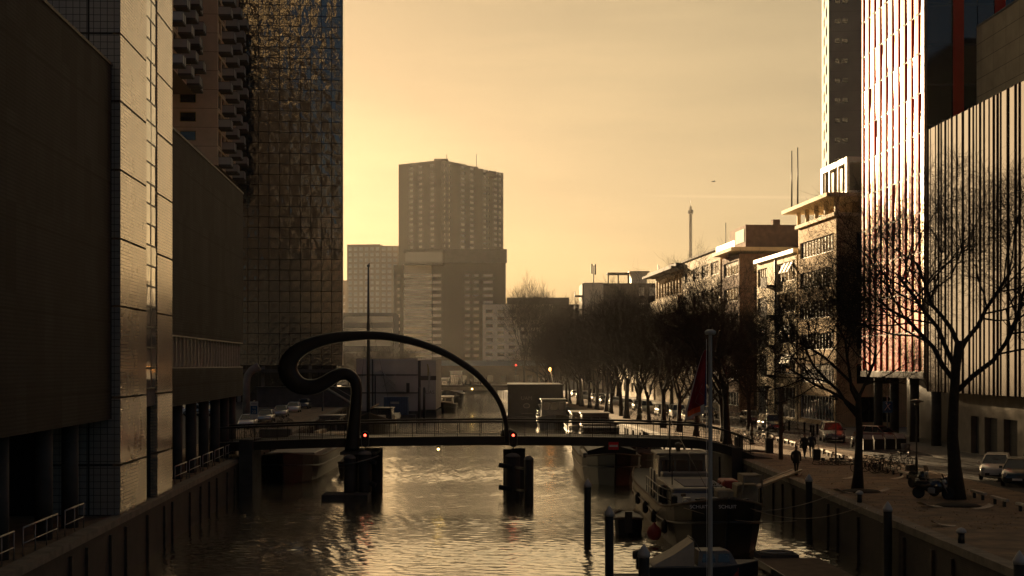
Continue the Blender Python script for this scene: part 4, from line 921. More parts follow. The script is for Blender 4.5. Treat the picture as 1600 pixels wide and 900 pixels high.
for i in range(14):
    x, y = r_.uniform(-1.6, 1.7), r_.choice((r_.uniform(2.8, 6.2), r_.uniform(14.6, 16.2))); w_, h_ = r_.uniform(.12, .4), r_.uniform(.1, .45); b1 = MB()
    if i % 3: b1.bbox(x, y, 2.0, x+w_, y+w_*1.3, 2.3+h_, .03)
    else: b1.lathe([(w_*.5, 2.0), (w_*.55, 2.2+h_), (w_*.4, 2.25+h_), (.02, 2.3+h_)], 10, (x, y, 0))
    b1.build('deck_clutter', r_.choice((CANV, DECK, HULLB, BWHITE, STEEL)), bg1)
for x, y in ((-2.5, 4.5), (-2.55, 9.5), (-2.55, 14.5), (-2.5, 20)): b1 = MB(); b1.lathe([(.06, -.35), (.16, -.25), (.17, .2), (.08, .32), (.03, .4)], 12, (x, y, .95)); b1.build('hull_fender', HULLK, bg1)
b1 = MB(); b1.tube([(-1.0, 15.5, 2.9), (-1.0, 15.5, 6.2)], .05, 6); b1.tube([(-1.5, 15.5, 5.2), (-.5, 15.5, 5.2)], .025, 5); b1.tube([(-1.0, 15.5, 6.1), (-.6, 1.2, 2.9)], .014, 4); b1.tube([(-1.0, 15.5, 6.1), (0, 27, 2.4)], .014, 4); b1.build('signal_mast', DSTEEL, bg1)
LET = mat('white_lettering', (.62, .60, .55), .6)
for x in (-1.44, -.06): text('SCHUIT', .25, (x, -.96, 2.52), (R(64), 0, 0), LET, bg1)
# 2 dark covered barge beyond the bridge
bg2 = thing('barge', 'black covered barge lying just beyond the footbridge beside the right quay', 'barge', (7.9, 109, 0)); hull(bg2, 26, 4.9, 1.9, 2.5, 2.1, sharp=3.4)
b1 = MB(); b1.loft([[Vector((-1.9, y, 1.9)), Vector((-1.9, y, 2.5)), Vector((0, y, 3.0)), Vector((1.9, y, 2.5)), Vector((1.9, y, 1.9))] for y in (3.5, 16)]); b1.build('canvas_roof', HULLK, bg2)
cabin(bg2, -1.6, 1.6, 17.5, 21, 1.9, 3.6, BWHITE, 'wheelhouse', 2)
b1 = MB(); b1.bbox(-2.3, 3.0, 2.0, -1.95, 9, 2.35, .04); b1.build('side_locker', BWHITE, bg2)
# 3 cabin boats on the right
def cruiser(label, x, y, L_, B, zd, parts_, hm_=BWHITE, rz=0.0, name='cabin_boat', cat='boat', sharp=1.8):
    r = thing(name, label, cat, (x, y, 0), rz); hull(r, L_, B, zd, zd*1.35, zd*1.05, hm_, sharp=sharp)
    for q in parts_: cabin(r, *q[:6], BWHITE, q[6], q[7], .12, BWHITE, q[8])
    return r
c3 = cruiser('white cabin boat with a broad glazed wheelhouse in front of the dark floating block', 6.2, 206, 17, 5.0, 1.5, [(-1.9, 1.9, 5, 9.5, 1.4, 4.1, 'wheelhouse', 3, 3), (-2.1, 2.1, 9.7, 15, 1.4, 3.1, 'cabin', 4, 3)], sharp=3)
rail(c3, [(-2.2, 1.5, 1.7), (-2.4, 8, 1.5), (-2.4, 15, 1.5)], .9, 1.5, .03, m=STEEL)
c4 = cruiser('pale roofed houseboat seen through the footbridge railing', 9.2, 146, 20, 4.6, 1.3, [(-1.9, 1.9, 3, 10, 1.2, 3.0, 'saloon', 5, 3), (-1.6, 1.6, 10.5, 14, 1.2, 3.9, 'wheelhouse', 2, 3)], HULLK, sharp=3)
c4b = cruiser('low pale cabin boat between the covered barge and the pale roofed houseboat', 11.3, 126, 13, 3.4, 1.1, [(-1.3, 1.3, 3, 9, 1.0, 2.4, 'cabin', 4, 2)], HULLK, sharp=2.5)
c4c = cruiser('dark hulled boat with a pale roof beyond the pale roofed houseboat', 9.3, 176, 19, 4.6, 1.4, [(-1.8, 1.8, 4, 12, 1.3, 3.2, 'cabin', 5, 3)], HULLK, sharp=3)
# 4 dark floating block with marked end wall
fb_ = thing('floating_block', 'large dark box-shaped houseboat with pale marks on its end wall', 'houseboat', (3.7, 229, 0))
part('pontoon', DCONC, fb_, (-4.6, -.4, -.6, 4.6, 22.4, .9)); part('wall', mat('dark_green_brown_cladding', (.022, .022, .014), .8, grid=(.6, 50, .05, .01, (.01, .01, .008), .01, 0)), fb_, (-4.4, 0, .904, 4.4, 22, 6.0)); part('roof_edge', BLACK, fb_, (-4.5, -.1, 6.004, 4.5, 22.1, 6.15))
dq = part('end_window', mat('dim_glass', (.05, .05, .045), .2), fb_, (-2.4, -.03, 1.2, -.2, -.003, 5.0)); MARK = mat('pale_mark', (.34, .32, .27), .7)
text('UAM', .85, (-1.35, -.04, 3.9), (R(90), 0, 0), mat('pale_mark_dim', (.16, .15, .12), .8), dq); q = MB(); q.tube([(-1.35+.5*math.cos(R(t)), -.04, 2.7+.35*math.sin(R(t))) for t in range(0, 361, 30)], .06, 4, cap=False); q.box(-2.2, -.045, 1.45, -.4, -.034, 1.52)
q.build('painted_mark', mat('pale_mark_dim', ()), dq)
# 5 left bank boats
l1 = cruiser('pale flat decked boat under the left end of the footbridge', -18.0, 112, 25, 4.6, 1.75, [(-1.7, 1.7, 13, 18, 1.6, 2.9, 'cabin', 3, 3)], HULLK, sharp=4.2)
b1 = MB(); b1.bbox(-1.9, 4, 1.75, 1.9, 12.5, 2.15, .05); b1.build('hatch', BWHITE, l1)
l2 = cruiser('small boat with a beige cover behind the left bridge pier', -13.4, 118, 8, 2.6, 1.0, [], HULLB); b1 = MB(); b1.loft([[Vector((-1.1, y, .95)), Vector((-.9, y, h)), Vector((0, y, h+.25)), Vector((.9, y, h)), Vector((1.1, y, .95))] for y, h in ((1.2, 1.1), (2.5, 1.5), (6, 1.6), (7.5, 1.2))], smooth=True); b1.build('cover', CANV, l2)
l3 = cruiser('wooden decked boat with sunlit planks at the left bank', -19.2, 146, 17, 4.2, 1.5, [(-1.5, 1.5, 9, 13, 1.4, 3.0, 'cabin', 3, 2)], HULLB, sharp=3)
b1 = MB(); b1.bbox(-.6, 1.5, 2.0, 1.7, 8.5, 2.12, .02); b1.build('deck_board', mat('sunlit_deck_board', (.60, .48, .28), .35, var=.15), l3)
b1 = MB(); b1.bbox(-1.4, 1.8, 2.0, -.9, 8.2, 2.4, .03); b1.build('deck_board', mat('sunlit_deck_board', ()), l3)
l4 = cruiser('white cabin boat between the sailing barge and the left bank', -22.3, 171, 12, 3.8, 1.3, [(-1.4, 1.4, 3, 8, 1.2, 3.0, 'cabin', 3, 2)], BWHITE)
sb = thing('sailing_barge', 'black sailing barge with a very tall dark mast at the left bank', 'sailing boat', (-18.7, 186, 0)); hull(sb, 25, 5.0, 1.6, 3.0, 2.2, sharp=3)
ms = MB(); ms.tube([(-.9, 8, 1.2), (-.9, 8, 14), (-.9, 8, 22.8), (-.75, 8, 23.2)], [.26, .2, .10, .06], 10); ms.lathe([(.05, 0), (.2, .1), (.2, .3), (.05, .4)], 8, (-.9, 8, 22.6)); ms.build('mast', HULLK, sb)
for p0, p1 in (((-2.4, 9, 1.7), (-.9, 8, 17)), ((2.4, 9, 1.7), (-.9, 8, 17)), ((0, -.8, 3.0), (-.9, 8, 16))): g = MB(); g.tube([p0, p1], .025, 4); g.build('stay', BLACK, sb)
ms = MB(); ms.tube([(-.9, 8.3, 3.2), (-.6, 19, 3.6)], .14, 8); ms.build('boom', WOOD, sb)
ms = MB(); ms.tube([(-1.7, 8, 10.3), (-.1, 8, 10.3)], .05, 5); ms.build('crosstree', BLACK, sb)
for s in (-1, 1):
    g = MB(); pts_ = [(0, 0), (.9, .2), (1.5, 1.2), (1.3, 2.6), (.5, 3.0), (0, 1.6)]; g.prism(pts_, 0, .09, Matrix.Translation((s*2.62, 8, 2.3)) @ Matrix.Rotation(R(90), 4, 'Y')); g.build('leeboard', mat('varnished_board', (.40, .27, .13), .3, spec=.6), sb)
cabin(sb, -1.7, 1.7, 15, 20, 1.6, 3.1, HULLK, 'deckhouse', 3)
b1 = MB(); b1.bbox(-1.6, 2.2, 1.6, 1.6, 7, 2.5, .08); b1.build('hatch', CANV, sb)
# white floating hall
fh = thing('floating_hall', 'tall white floating hall with outside stairs beyond the sailing barge', 'building', (-28.3, 258, 0))
WH = mat('hall_white_panel', (.46, .42, .37), .75, var=.15, scale=.3)
part('pontoon', DCONC, fh, (-.2, -.2, -.6, 14.6, 20, .9)); part('wall', WH, fh, (0, .3, .904, 11.2, 19.8, 10.4)); part('wall_panel', WH, fh, (11.75, 0, 1.2, 14.5, 19.5, 10.2)); part('recess', BLACK, fh, (11.21, .6, .904, 11.74, 19, 10.1))
part('ledge', BLACK, fh, (.02, .12, 7.35, 11.2, .297, 7.55)); part('ledge', BLACK, fh, (.02, .12, 4.1, 11.2, .297, 4.3)); part('band', mat('brown_band', (.05, .035, .025), .7), fh, (11.7, -.03, 6.5, 14.55, -.003, 7.3)); part('downpipe', BLACK, fh, (2.9, .1, .95, 3.1, .29, 10.3))
part('column', DSTEEL, fh, (3.4, .05, .95, 3.6, .28, 7.3))
st = MB()
for i in range(12): st.box(4.6+i*.22, -.9, 7.2-i*.22, 4.85+i*.22, .1, 7.26-i*.22)
for i in range(12): st.box(5.0+i*.2, -1.9, 4.4+i*.2, 5.2+i*.2, -1.0, 4.46+i*.2)
for y in (-.92, .08): st.tube([(4.4, y, 8.3), (7.2, y, 5.6)], .05, 5)
st.tube([(5.0, -1.9, 5.3), (7.3, -1.9, 7.5)], .05, 5); st.box(7.0, -1.9, 6.6-2.1, 8.9, .1, 6.7-2.1); st.build('stairs', STEEL, fh)
qd = part('door', BLACK, fh, (9.1, .26, 4.32, 9.7, .298, 6.0))
# graphic on the side panel: yellow sickle and faint lettering
qm = MB(); sk = []
for i in range(13): a = R(-60+i*10); sk.append((math.cos(a)*.55, math.sin(a)*1.6))
for i in range(13): a = R(60-i*10); sk.append((math.cos(a)*.28, math.sin(a)*1.55))
qm.prism(sk, 0, .02, Matrix.Translation((12.7, -.005, 8.1)) @ Matrix.Rotation(R(90), 4, 'X')); qm.build('painted_sickle', mat('olive_yellow', (.25, .20, .04), .7), fh)
qm = MB(); qm.prism([(0, 0), (.3, .2), (.55, 3.4), (.2, 3.4)], 0, .02, Matrix.Translation((13.0, -.036, 4.6)) @ Matrix.Rotation(R(90), 4, 'X')); qm.build('painted_streak', MARK, fh)
text('UAS', .9, (13.4, -.03, 4.3), (R(90), 0, 0), mat('faint_brown_ink', (.12, .10, .08), .8), fh)
bc = thing('container', 'blue container with a white label plate in front of the white floating hall', 'container', (-22.3, 247, 0)); part('pontoon', DCONC, bc, (-1, -.5, -.5, 5.5, 4, .6)); part('body', mat('blue_container_paint', (.035, .07, .13), .6, stripes=('x', .3, .4, .04)), bc, (0, 0, .604, 4.2, 2.6, 3.7)); part('label_plate', mat('pale_mark', ()), bc, (1.2, -.03, 2.5, 2.7, -.003, 2.9))
for x, l in ((-16.4, 'dark mooring pile nearest the hall in front of its recess'), (-15.5, 'dark mooring pile in front of the painted hall panel')):
    t_ = thing('mooring_pile', l, 'pile', (x, 251, 0)); o = MB(); o.lathe([(.22, -1), (.22, 5.2), (.03, 5.4)], 10); o.build('shaft', HULLK, t_)
tg = thing('tug_boat', 'white wheelhouse boat beyond the far road bridge', 'boat', (-14.5, 318, 0)); hull(tg, 16, 7, 2.6, 3.6, 2.8, HULLK, sharp=2.5); cabin(tg, -3.0, .2, 3, 8, 2.5, 6.2, WHITE, 'wheelhouse', 2); cabin(tg, .4, 3.2, 4, 9, 2.5, 7.8, WHITE, 'upper_wheelhouse', 2, front=3)
cruiser('small dark boat with a pale foredeck under the far road bridge', -13.2, 276, 12, 4.6, 1.5, [(-1.6, 1.6, 4, 9, 1.4, 3.0, 'cabin', 3, 2)], HULLK)
# foreground small craft
mb_ = thing('motorboat', 'small white motorboat with a sloping canvas hood below the barge bow', 'boat', (8.45, 63.2, 0), R(3))
secs = []
for i in range(15):
    t = i/14; x = -2.5+5.0*t; w = .95*(1-max(0, (t-.55)/.45)**2.2)+.02; zz = .42+.35*max(0, t-.5)**1.3; secs.append([Vector((x, -w, zz)), Vector((x, -w*.85, .05)), Vector((x, 0, -.25)), Vector((x, w*.85, .05)), Vector((x, w, zz))])
h = MB(); h.loft(secs); h.build('hull', HULLK, mb_)
dk = MB(); dk.loft([[s[0]+Vector((0, -.03, .002)), s[4]+Vector((0, .03, .002)), s[4]+Vector((0, .03, .05)), s[0]+Vector((0, -.03, .05))] for s in secs]); dk.build('deck', BWHITE, mb_)
cb = MB(); cb.loft([[Vector((x, -w, .45)), Vector((x+dx, -w*.8, zt_)), Vector((x+dx, w*.8, zt_)), Vector((x, w, .45))] for x, w, dx, zt_ in ((-.35, .8, .1, 1.1), (1.0, .75, -.1, 1.12), (1.5, .65, -.35, 1.05))]); c_ = cb.build('cabin', BWHITE, mb_)
for x0, x1 in ((-.15, .45), (.55, 1.1)): q = MB(); q.quad((x0, -.765, .62), (x1, -.755, .62), (x1-.05, -.69, .98), (x0+.05, -.70, .98)); q.build('window', GLASSD, c_)
q = MB(); q.quad((1.24, -.6, .62), (1.24, .6, .62), (1.12, .5, .98), (1.12, -.5, .98)); q.build('windscreen', GLASSD, c_)
hd = MB(); hd.loft([[Vector((x, -.9+i_, .48)), Vector((x, -.85+i_, zt_)), Vector((x, .85-i_, zt_)), Vector((x, .9-i_, .48))] for x, zt_, i_ in ((-2.35, .52, .0), (-1.4, .98, .03), (-.5, 1.58, .08))], smooth=False); hd.build('canvas_hood', mat('pale_canvas', (.50, .42, .30), .85, var=.12, scale=3), mb_)
hd = MB(); hd.tube([(-.5, -.8, 1.6), (-.5, .8, 1.6)], .04, 6); hd.tube([(-.5, -.8, 1.58), (-.2, -.78, 1.1)], .02, 5); hd.build('hood_bow', DSTEEL, mb_)
om = MB(); om.bbox(-2.95, -.2, .25, -2.55, .2, .95, .08); om.lathe([(.3, 0), (.33, .15), (.3, .34), (.1, .4)], 12, (-2.8, .0, .7)); om.build('outboard_motor', HULLK, mb_)
pn = thing('pontoon', 'low mooring pontoon between two capped posts left of the motorboat', 'pontoon', (4.1, 60.3, 0), R(4)); part('float', DCONC, pn, (0, 0, -.3, 1.75, 1.1, .28)); part('edge_board', mat('pale_plank', ()), pn, (0, -.04, .285, 1.75, .1, .34))
pn = thing('pontoon', 'long narrow pontoon with a pale edge in front of the motorboat', 'pontoon', (5.7, 59.7, 0)); part('float', DCONC, pn, (0, 0, -.3, 6.2, .9, .14)); part('edge_board', mat('pale_plank', ()), pn, (0, -.05, .145, 6.2, .06, .2))
pe = MB(); pe.add([(3.4, .2, .2), (3.85, .2, .2), (3.8, .2, .62)], [(0, 1, 2)]); pe.tube([(3.83, .2, .15), (3.83, .2, .75)], .015, 5); pe.build('red_pennant', REDB, pn)
pn = thing('raft', 'flat brown decked raft at the bottom right beside the quay wall', 'raft', (11.6, 59.5, 0), R(3)); part('deck', mat('brown_deck', (.10, .065, .04), .85, var=.4, scale=2), pn, (0, 0, -.3, 3.0, 6.5, .32)); part('rim', DSTEEL, pn, (-.06, -.06, .1, -.002, 6.5, .38))
lr = MB(); ring = [(1.2+.75*math.cos(R(a)), 7.2+.5*math.sin(R(a)), .52) for a in range(0, 361, 15)]; lr.tube(ring, .05, 6, cap=False); lr.build('mooring_ring', STEEL, pn); part('ring_box', DCONC, pn, (.3, 6.52, -.3, 2.1, 8, .46))
dg = thing('dinghy', 'small dark dinghy seen from behind left of the barge', 'boat', (6.35, 77.5, 0), R(-4)); hull(dg, 4.6, 1.55, .75, .95, .85, HULLK, sharp=6, blunt=.5, bands=False); part('outboard_motor', HULLK, dg, (-.2, -.55, .2, .2, -.2, 1.35)); part('seat', WOOD, dg, (-.6, 1.4, .77, .6, 1.7, .84))
rb = thing('fender_buoy', 'round red fender buoy hanging against the barge side', 'buoy', (7.35, 73.6, .62)); o = MB(); o.lathe([(.04, -.42), (.25, -.34), (.36, -.15), (.38, .05), (.28, .28), (.10, .42), (.06, .52)], 16); o.build('ball', REDB, rb); o = MB(); o.tube([(0, 0, .5), (.35, .1, 1.25)], .02, 5); o.build('rope', CANV, rb)
# mooring posts with pale conical caps
CAPM = mat('pale_zinc_cap', (.42, .40, .37), .5, var=.12)
for (px_, yt, l) in ((918, 748, 'tall capped mooring post farthest left in the bright water'), (952, 790, 'capped mooring post second from the left beside the dinghy'), (1006, 850, 'capped mooring post beside the motorboat stern'),
                 (1264, 740, 'capped mooring post at the quay edge below the walking person'), (1387, 783, 'capped mooring post against the quay wall before the two trees'), (1593, 860, 'capped mooring post at the bottom right corner')):
    Y = F*(H-3.5)/(yt-570); t_ = thing('mooring_post', l, 'mooring post', ((px_-800)*Y/F, Y, 0), group='capped mooring posts')
    o = MB(); o.lathe([(.18, -1), (.18, 3.1), (.185, 3.12)], 20); o.build('shaft', mat('post_black', (.02, .021, .022), .6, var=.4), t_); o = MB(); o.lathe([(.205, 3.07), (.205, 3.2), (.11, 3.36), (.015, 3.5)], 20); o.build('cap', CAPM, t_)
# gangway and ropes
gg = thing('gangway', 'narrow pale gangway plank from the barge to the quay', 'gangway'); a, b_ = Vector((12.5, 76.5, 2.45)), Vector((17.5, 87.2, 2.78)); d = (b_-a).normalized(); s = d.cross(Vector((0, 0, 1))).normalized()*.28
o = MB(); o.loft([[q-s, q+s, q+s+Vector((0, 0, .07)), q-s+Vector((0, 0, .07))] for q in (a, b_)]); o.build('plank', mat('pale_plank', ()), gg); o = MB()
for sg_ in (-1, 1): o.tube([a+s*sg_+Vector((0, 0, .1)), b_+s*sg_+Vector((0, 0, .1))], .035, 6)
o.build('side_rail', STEEL, gg)
def rope(label, a, b_, sag, r=.022, n=16):
    t_ = thing('mooring_rope', label, 'rope', a); a, b_ = Vector(a), Vector(b_); o = MB(); o.tube([(b_-a)*(i/n)-Vector((0, 0, sag*4*(i/n)*(1-i/n))) for i in range(n+1)], r, 5); o.build('strand', CANV, t_)
rope('sagging mooring rope from the barge bow to the quay wall', (11.6, 69.5, 2.3), (16.3, 66, 2.75), .55)
rope('second mooring rope from the barge bow to the quay wall', (9.2, 69, 2.4), (16.3, 72, 2.75), .5)
rope('mooring rope across the bow of the barge towards the quay', (8.4, 69.6, 2.3), (13.5, 67.5, 1.9), .3)
ch = thing('quay_chain', 'thin chain draped along the edge of the right quay', 'chain'); o = MB(); r_ = random.Random(3); prev = Vector((16.5, 58, QZ+.1))
for i in range(26):
    q = Vector((16.48, 58+(i+1)*2.0, QZ+.1)); o.tube([prev+(q-prev)*(k/8)-Vector((.12 if k % 8 else 0, 0, .38*4*(k/8)*(1-k/8))) for k in range(9)], .018, 4); prev = q
o.build('links', STEEL, ch)
# ------------------------------------------------------------------ cars
PAINTS = {'silver': mat('silver_paint', (.42, .41, .38), .28, metal=.6, var=.05, coat=.6), 'white': mat('white_car_paint', (.68, .66, .60), .3, var=.03, coat=.8), 'teal': mat('dark_teal_paint', (.02, .045, .05), .28, var=.05, coat=.8),
          'black': mat('black_car_paint', (.015, .015, .016), .25, var=.05, coat=.8), 'grey': mat('grey_car_paint', (.10, .10, .10), .3, metal=.4, var=.05, coat=.7), 'red': mat('dark_red_paint', (.14, .02, .015), .3, var=.05, coat=.7)}
HEADL = mat('headlight_glass', (.55, .55, .52), .12, spec=.9); TAILL = mat('tail_light', (.3, .015, .01), .3)
def make_car(L_=4.1, W=1.74, Ht=1.48, hood=.92, nose=.95, van=False):
    out = {}; hl = L_/2
    def ring(y, w, zb_, zt_, r=.12): return [Vector((-w+r, y, zb_)), Vector((w-r, y, zb_)), Vector((w, y, zb_+r)), Vector((w*.985, y, zt_-.16)), Vector((w-.14, y, zt_)), Vector((-w+.14, y, zt_)), Vector((-w*.985, y, zt_-.16)), Vector((-w, y, zb_+r))]
    w = W/2; b = MB()
    st = [(-hl, w*.74, .36, .60), (-hl+.08, w*.88, .26, .72), (-hl+.35, w*.96, .22, .80), (-hl+.9, w, .22, hood), (-hl+1.2, w, .22, hood+.05), (0, w, .22, hood+.06), (hl-.8, w, .22, hood+.08), (hl-.3, w*.97, .24, hood+.07), (hl-.06, w*.9, .28, hood), (hl, w*.8, .4, hood-.12)]
    b.loft([ring(*s) for s in st], smooth=True); out['body'] = b
    g = MB(); wb = w-.10; wr = w-.30; zb_, zr = hood+.02, Ht-.05; yf, yr = -hl+1.05, hl-.18; yf2, yr2 = yf+.75, yr-(.35 if not van else .12)
    g.loft([[Vector((-wb, yf, zb_)), Vector((wb, yf, zb_)), Vector((wb, yr, zb_)), Vector((-wb, yr, zb_))], [Vector((-wr, yf2, zr)), Vector((wr, yf2, zr)), Vector((wr, yr2, zr)), Vector((-wr, yr2, zr))]]); out['glasshouse'] = g
    r_ = MB(); r_.loft([[Vector((-wr-.03, yf2-.05, zr-.01)), Vector((wr+.03, yf2-.05, zr-.01)), Vector((wr+.03, yr2+.05, zr-.01)), Vector((-wr-.03, yr2+.05, zr-.01))], [Vector((-wr+.1, yf2+.15, Ht)), Vector((wr-.1, yf2+.15, Ht)), Vector((wr-.1, yr2-.1, Ht)), Vector((-wr+.1, yr2-.1, Ht))]])
    for s in (-1, 1):
        for (ya, yb) in ((yf, yf2), (yf+1.1, yf2+.55), (yr-.75, yr2-.55), (yr, yr2)):
            r_.tube([(s*(wb+.005), ya, zb_), (s*(wr+.01), yb, zr)], .035, 5)
    out['roof'] = r_
    k = MB(); k.lathe([(.31, -.1), (.32, -.06), (.32, .06), (.31, .1)], 20, (0, 0, 0), Matrix.Rotation(R(90), 4, 'Y')); out['tyre'] = k
    k = MB(); k.lathe([(.19, -.105), (.20, .0), (.19, .105)], 14, (0, 0, 0), Matrix.Rotation(R(90), 4, 'Y')); out['rim'] = k
    k = MB(); k.lathe([(.13, 0), (.12, .05), (.05, .09)], 12, (0, 0, 0), Matrix.Rotation(R(90), 4, 'X')); out['headlight'] = k
    k = MB(); k.bbox(-.09, -.04, -.06, .09, .06, .07, .02); out['mirror'] = k
    k = MB(); k.box(-.26, -.01, -.055, .26, .01, .055); out['number_plate'] = k
    k = MB(); k.bbox(-w*.6, -hl-.012, .30, w*.6, -hl+.1, .46, .02); out['grille'] = k
    k = MB(); k.box(-.08, -.02, -.12, .08, .03, .12); out['tail_light'] = k
    mats = dict(body=PAINTS['grey'], glasshouse=GLASSD, roof=PAINTS['grey'], tyre=RUBBER, rim=STEEL, headlight=HEADL, mirror=PAINTS['grey'], number_plate=WHITE, grille=BLACK, tail_light=TAILL)
    return {n: m_.mesh(n, mats[n]) for n, m_ in out.items()}, L_, W, hood
CARS = [make_car(), make_car(4.4, 1.8, 1.45, .88), make_car(4.5, 1.86, 1.72, 1.02, van=True)]
def car(x, y, rz, paint, kind, label, group=None, small=False, z=QZ+.006):
    ms_, L_, W, hood = CARS[kind]; r = thing('parked_car', label, 'car', (x, y, z), R(rz), group); pm = PAINTS[paint]
    def pt(n, loc, rzz=0.): return inst(n, ms_[n], r, loc, rzz)
    for n in ('body', 'roof'):
        o = pt(n, (0, 0, 0)); o.material_slots[0].link = 'OBJECT'; o.material_slots[0].material = pm
    pt('glasshouse', (0, 0, 0))
    for sx in (-1, 1):
        for sy in (-1, 1):
            o = pt('tyre', (sx*(W/2-.09), sy*(L_/2-.78), .32)); o.name = 'wheel'; inst('rim', ms_['rim'], o)
        if not small:
            pt('headlight', (sx*(W/2-.24), -L_/2+.10, .66)); o = pt('mirror', (sx*(W/2+.06), -L_/2+1.45, hood+.08)); o.material_slots[0].link = 'OBJECT'; o.material_slots[0].material = pm
            pt('tail_light', (sx*(W/2-.15), L_/2-.06, .8))
    if not small: pt('grille', (0, 0, 0)); pt('number_plate', (0, -L_/2-.02, .42)); pt('number_plate', (0, L_/2+.02, .6))
    return r
def cg(px_, py_): p = G(px_, py_); return p.x, p.y
x, y = cg(1557, 748); car(x, y, -22, 'white', 0, 'small white hatchback with lit side parked at the right edge of the road')
x, y = cg(1592, 757); car(x, y, -22, 'teal', 0, 'dark teal hatchback cut by the right picture edge')
car(27.9, 124, -6, 'grey', 2, 'dark car with pale windscreen parked right of the two pedestrians')
car(26.2, 144, 5, 'black', 2, 'dark tall car parked before the cream building')
car(27.4, 163, 5, 'grey', 1, 'grey car parked behind the dark tall car')
car(24.9, 181, 5, 'black', 1, 'dark car farthest up the road before the bare tree')
x, y = cg(1362, 694); car(31.5, 122, 40, 'red', 0, 'dark red car half hidden behind the second tree trunk')
rg = random.Random(9)
for i in range(13):
    yy = 168+i*10.5+rg.uniform(-2, 2); car(eR(yy)+8.5+rg.uniform(-.5, .5), yy, 4+rg.uniform(-3, 3), rg.choice(['silver', 'white', 'grey', 'black']), rg.randrange(3), ORD[i]+' car from the footbridge in the row under the trees', 'cars parked under the tree row', True)
for i in range(16):
    row = i // 8; car(-43-(i % 8)*.6-(3 if row else 0)+(i % 8)*2.2-9, 186+row*16+(i % 8)*.4, 70+rg.uniform(-6, 6), rg.choice(['silver', 'white', 'grey', 'black', 'white']), rg.randrange(3), ORD[i % 8]+' car from the left in the '+('back' if row else 'front')+' row on the left square', 'cars parked on the left square', True)
for i in range(6):
    yy = 150+i*17; car(eL(yy)-5.5, yy, 3+rg.uniform(-4, 4), rg.choice(['silver', 'grey', 'white']), rg.randrange(3), ORD[i]+' car beyond the footbridge along the left quay', 'cars parked on the left quay', True)

# ------------------------------------------------------------------ two-wheelers
def bike_meshes():
    f = MB(); f.tube([(0, .5, .34), (0, .15, .88), (0, -.38, .86), (0, -.05, .3), (0, .15, .88)], .018, 5); f.tube([(0, .5, .34), (0, -.05, .3)], .016, 5); f.tube([(0, -.55, .34), (0, -.40, .78), (0, -.36, .98)], .018, 5)
    h = MB(); h.tube([(-.28, -.22, 1.02), (-.2, -.36, 1.04), (.2, -.36, 1.04), (.28, -.22, 1.02)], .015, 5)
    s = MB(); s.bbox(-.08, .05, .93, .08, .32, .99, .03); w = MB(); ring = [(0, .33*math.cos(R(a)), .33*math.sin(R(a))) for a in range(0, 361, 20)]; w.tube(ring, .022, 5, cap=False)
    for a in range(0, 180, 30): w.tube([(0, .32*math.cos(R(a)), .32*math.sin(R(a))), (0, -.32*math.cos(R(a)), -.32*math.sin(R(a)))], .003, 3)
    return f.mesh('frame', DSTEEL), h.mesh('handlebar', STEEL), s.mesh('saddle', RUBBER), w.mesh('wheel', RUBBER)
BK = bike_meshes()
def bicycle(x, y, rz, label, group='parked bicycles', lean=8, z=QZ+.01):
    r = thing('bicycle', label, 'bicycle', (x, y, z), 0, group); r.rotation_euler = (0, R(lean), R(rz))
    inst('frame', BK[0], r); inst('handlebar', BK[1], r); inst('saddle', BK[2], r); inst('wheel', BK[3], r, (0, .55, .35)); inst('wheel', BK[3], r, (0, -.55, .35))
rg = random.Random(12)
for i in range(11):
    x, y = cg(1352+i*6.0+rg.uniform(-3, 3), 738-i*.5+rg.uniform(-6, 6)); bicycle(x, y, 60+rg.uniform(-30, 30), ORD[i]+' bicycle from the left in the tangle beside the second tree', 'bicycles by the second tree', rg.uniform(-18, 18))
for i in range(5): x, y = cg(1290+i*9, 727); bicycle(x, y, 80+rg.uniform(-15, 15), ORD[i]+' fallen bicycle from the left before the second tree', 'fallen bicycles', 68)
for i in range(6): x, y = cg(1158+i*7, 690+rg.uniform(-3, 3)); bicycle(x, y, 100+rg.uniform(-30, 30), ORD[i]+' bicycle from the left on the quay near the footbridge end', 'bicycles near the footbridge end', rg.uniform(-10, 10))
for i in range(7): bicycle(35.2, 84+i*1.9, 90+rg.uniform(-9, 9), ORD[i]+' bicycle from the right against the pale plinth', 'bicycles against the plinth', 5, QZ+.125)
for i in range(16): yy = 122+i*4.6; bicycle(eR(yy)+4.6+rg.uniform(-1, 1), yy, rg.uniform(0, 180), ORD[i]+' bicycle beyond the footbridge under the tree row', 'bicycles under the tree row', rg.uniform(-12, 12))
for i in range(12): yy = 128+i*3.0; bicycle(eL(yy)-2.4+rg.uniform(-.5, .5), yy, 80+rg.uniform(-20, 20), ORD[i]+' bicycle beyond the footbridge on the left quay', 'bicycles on the left quay', rg.uniform(-12, 12))
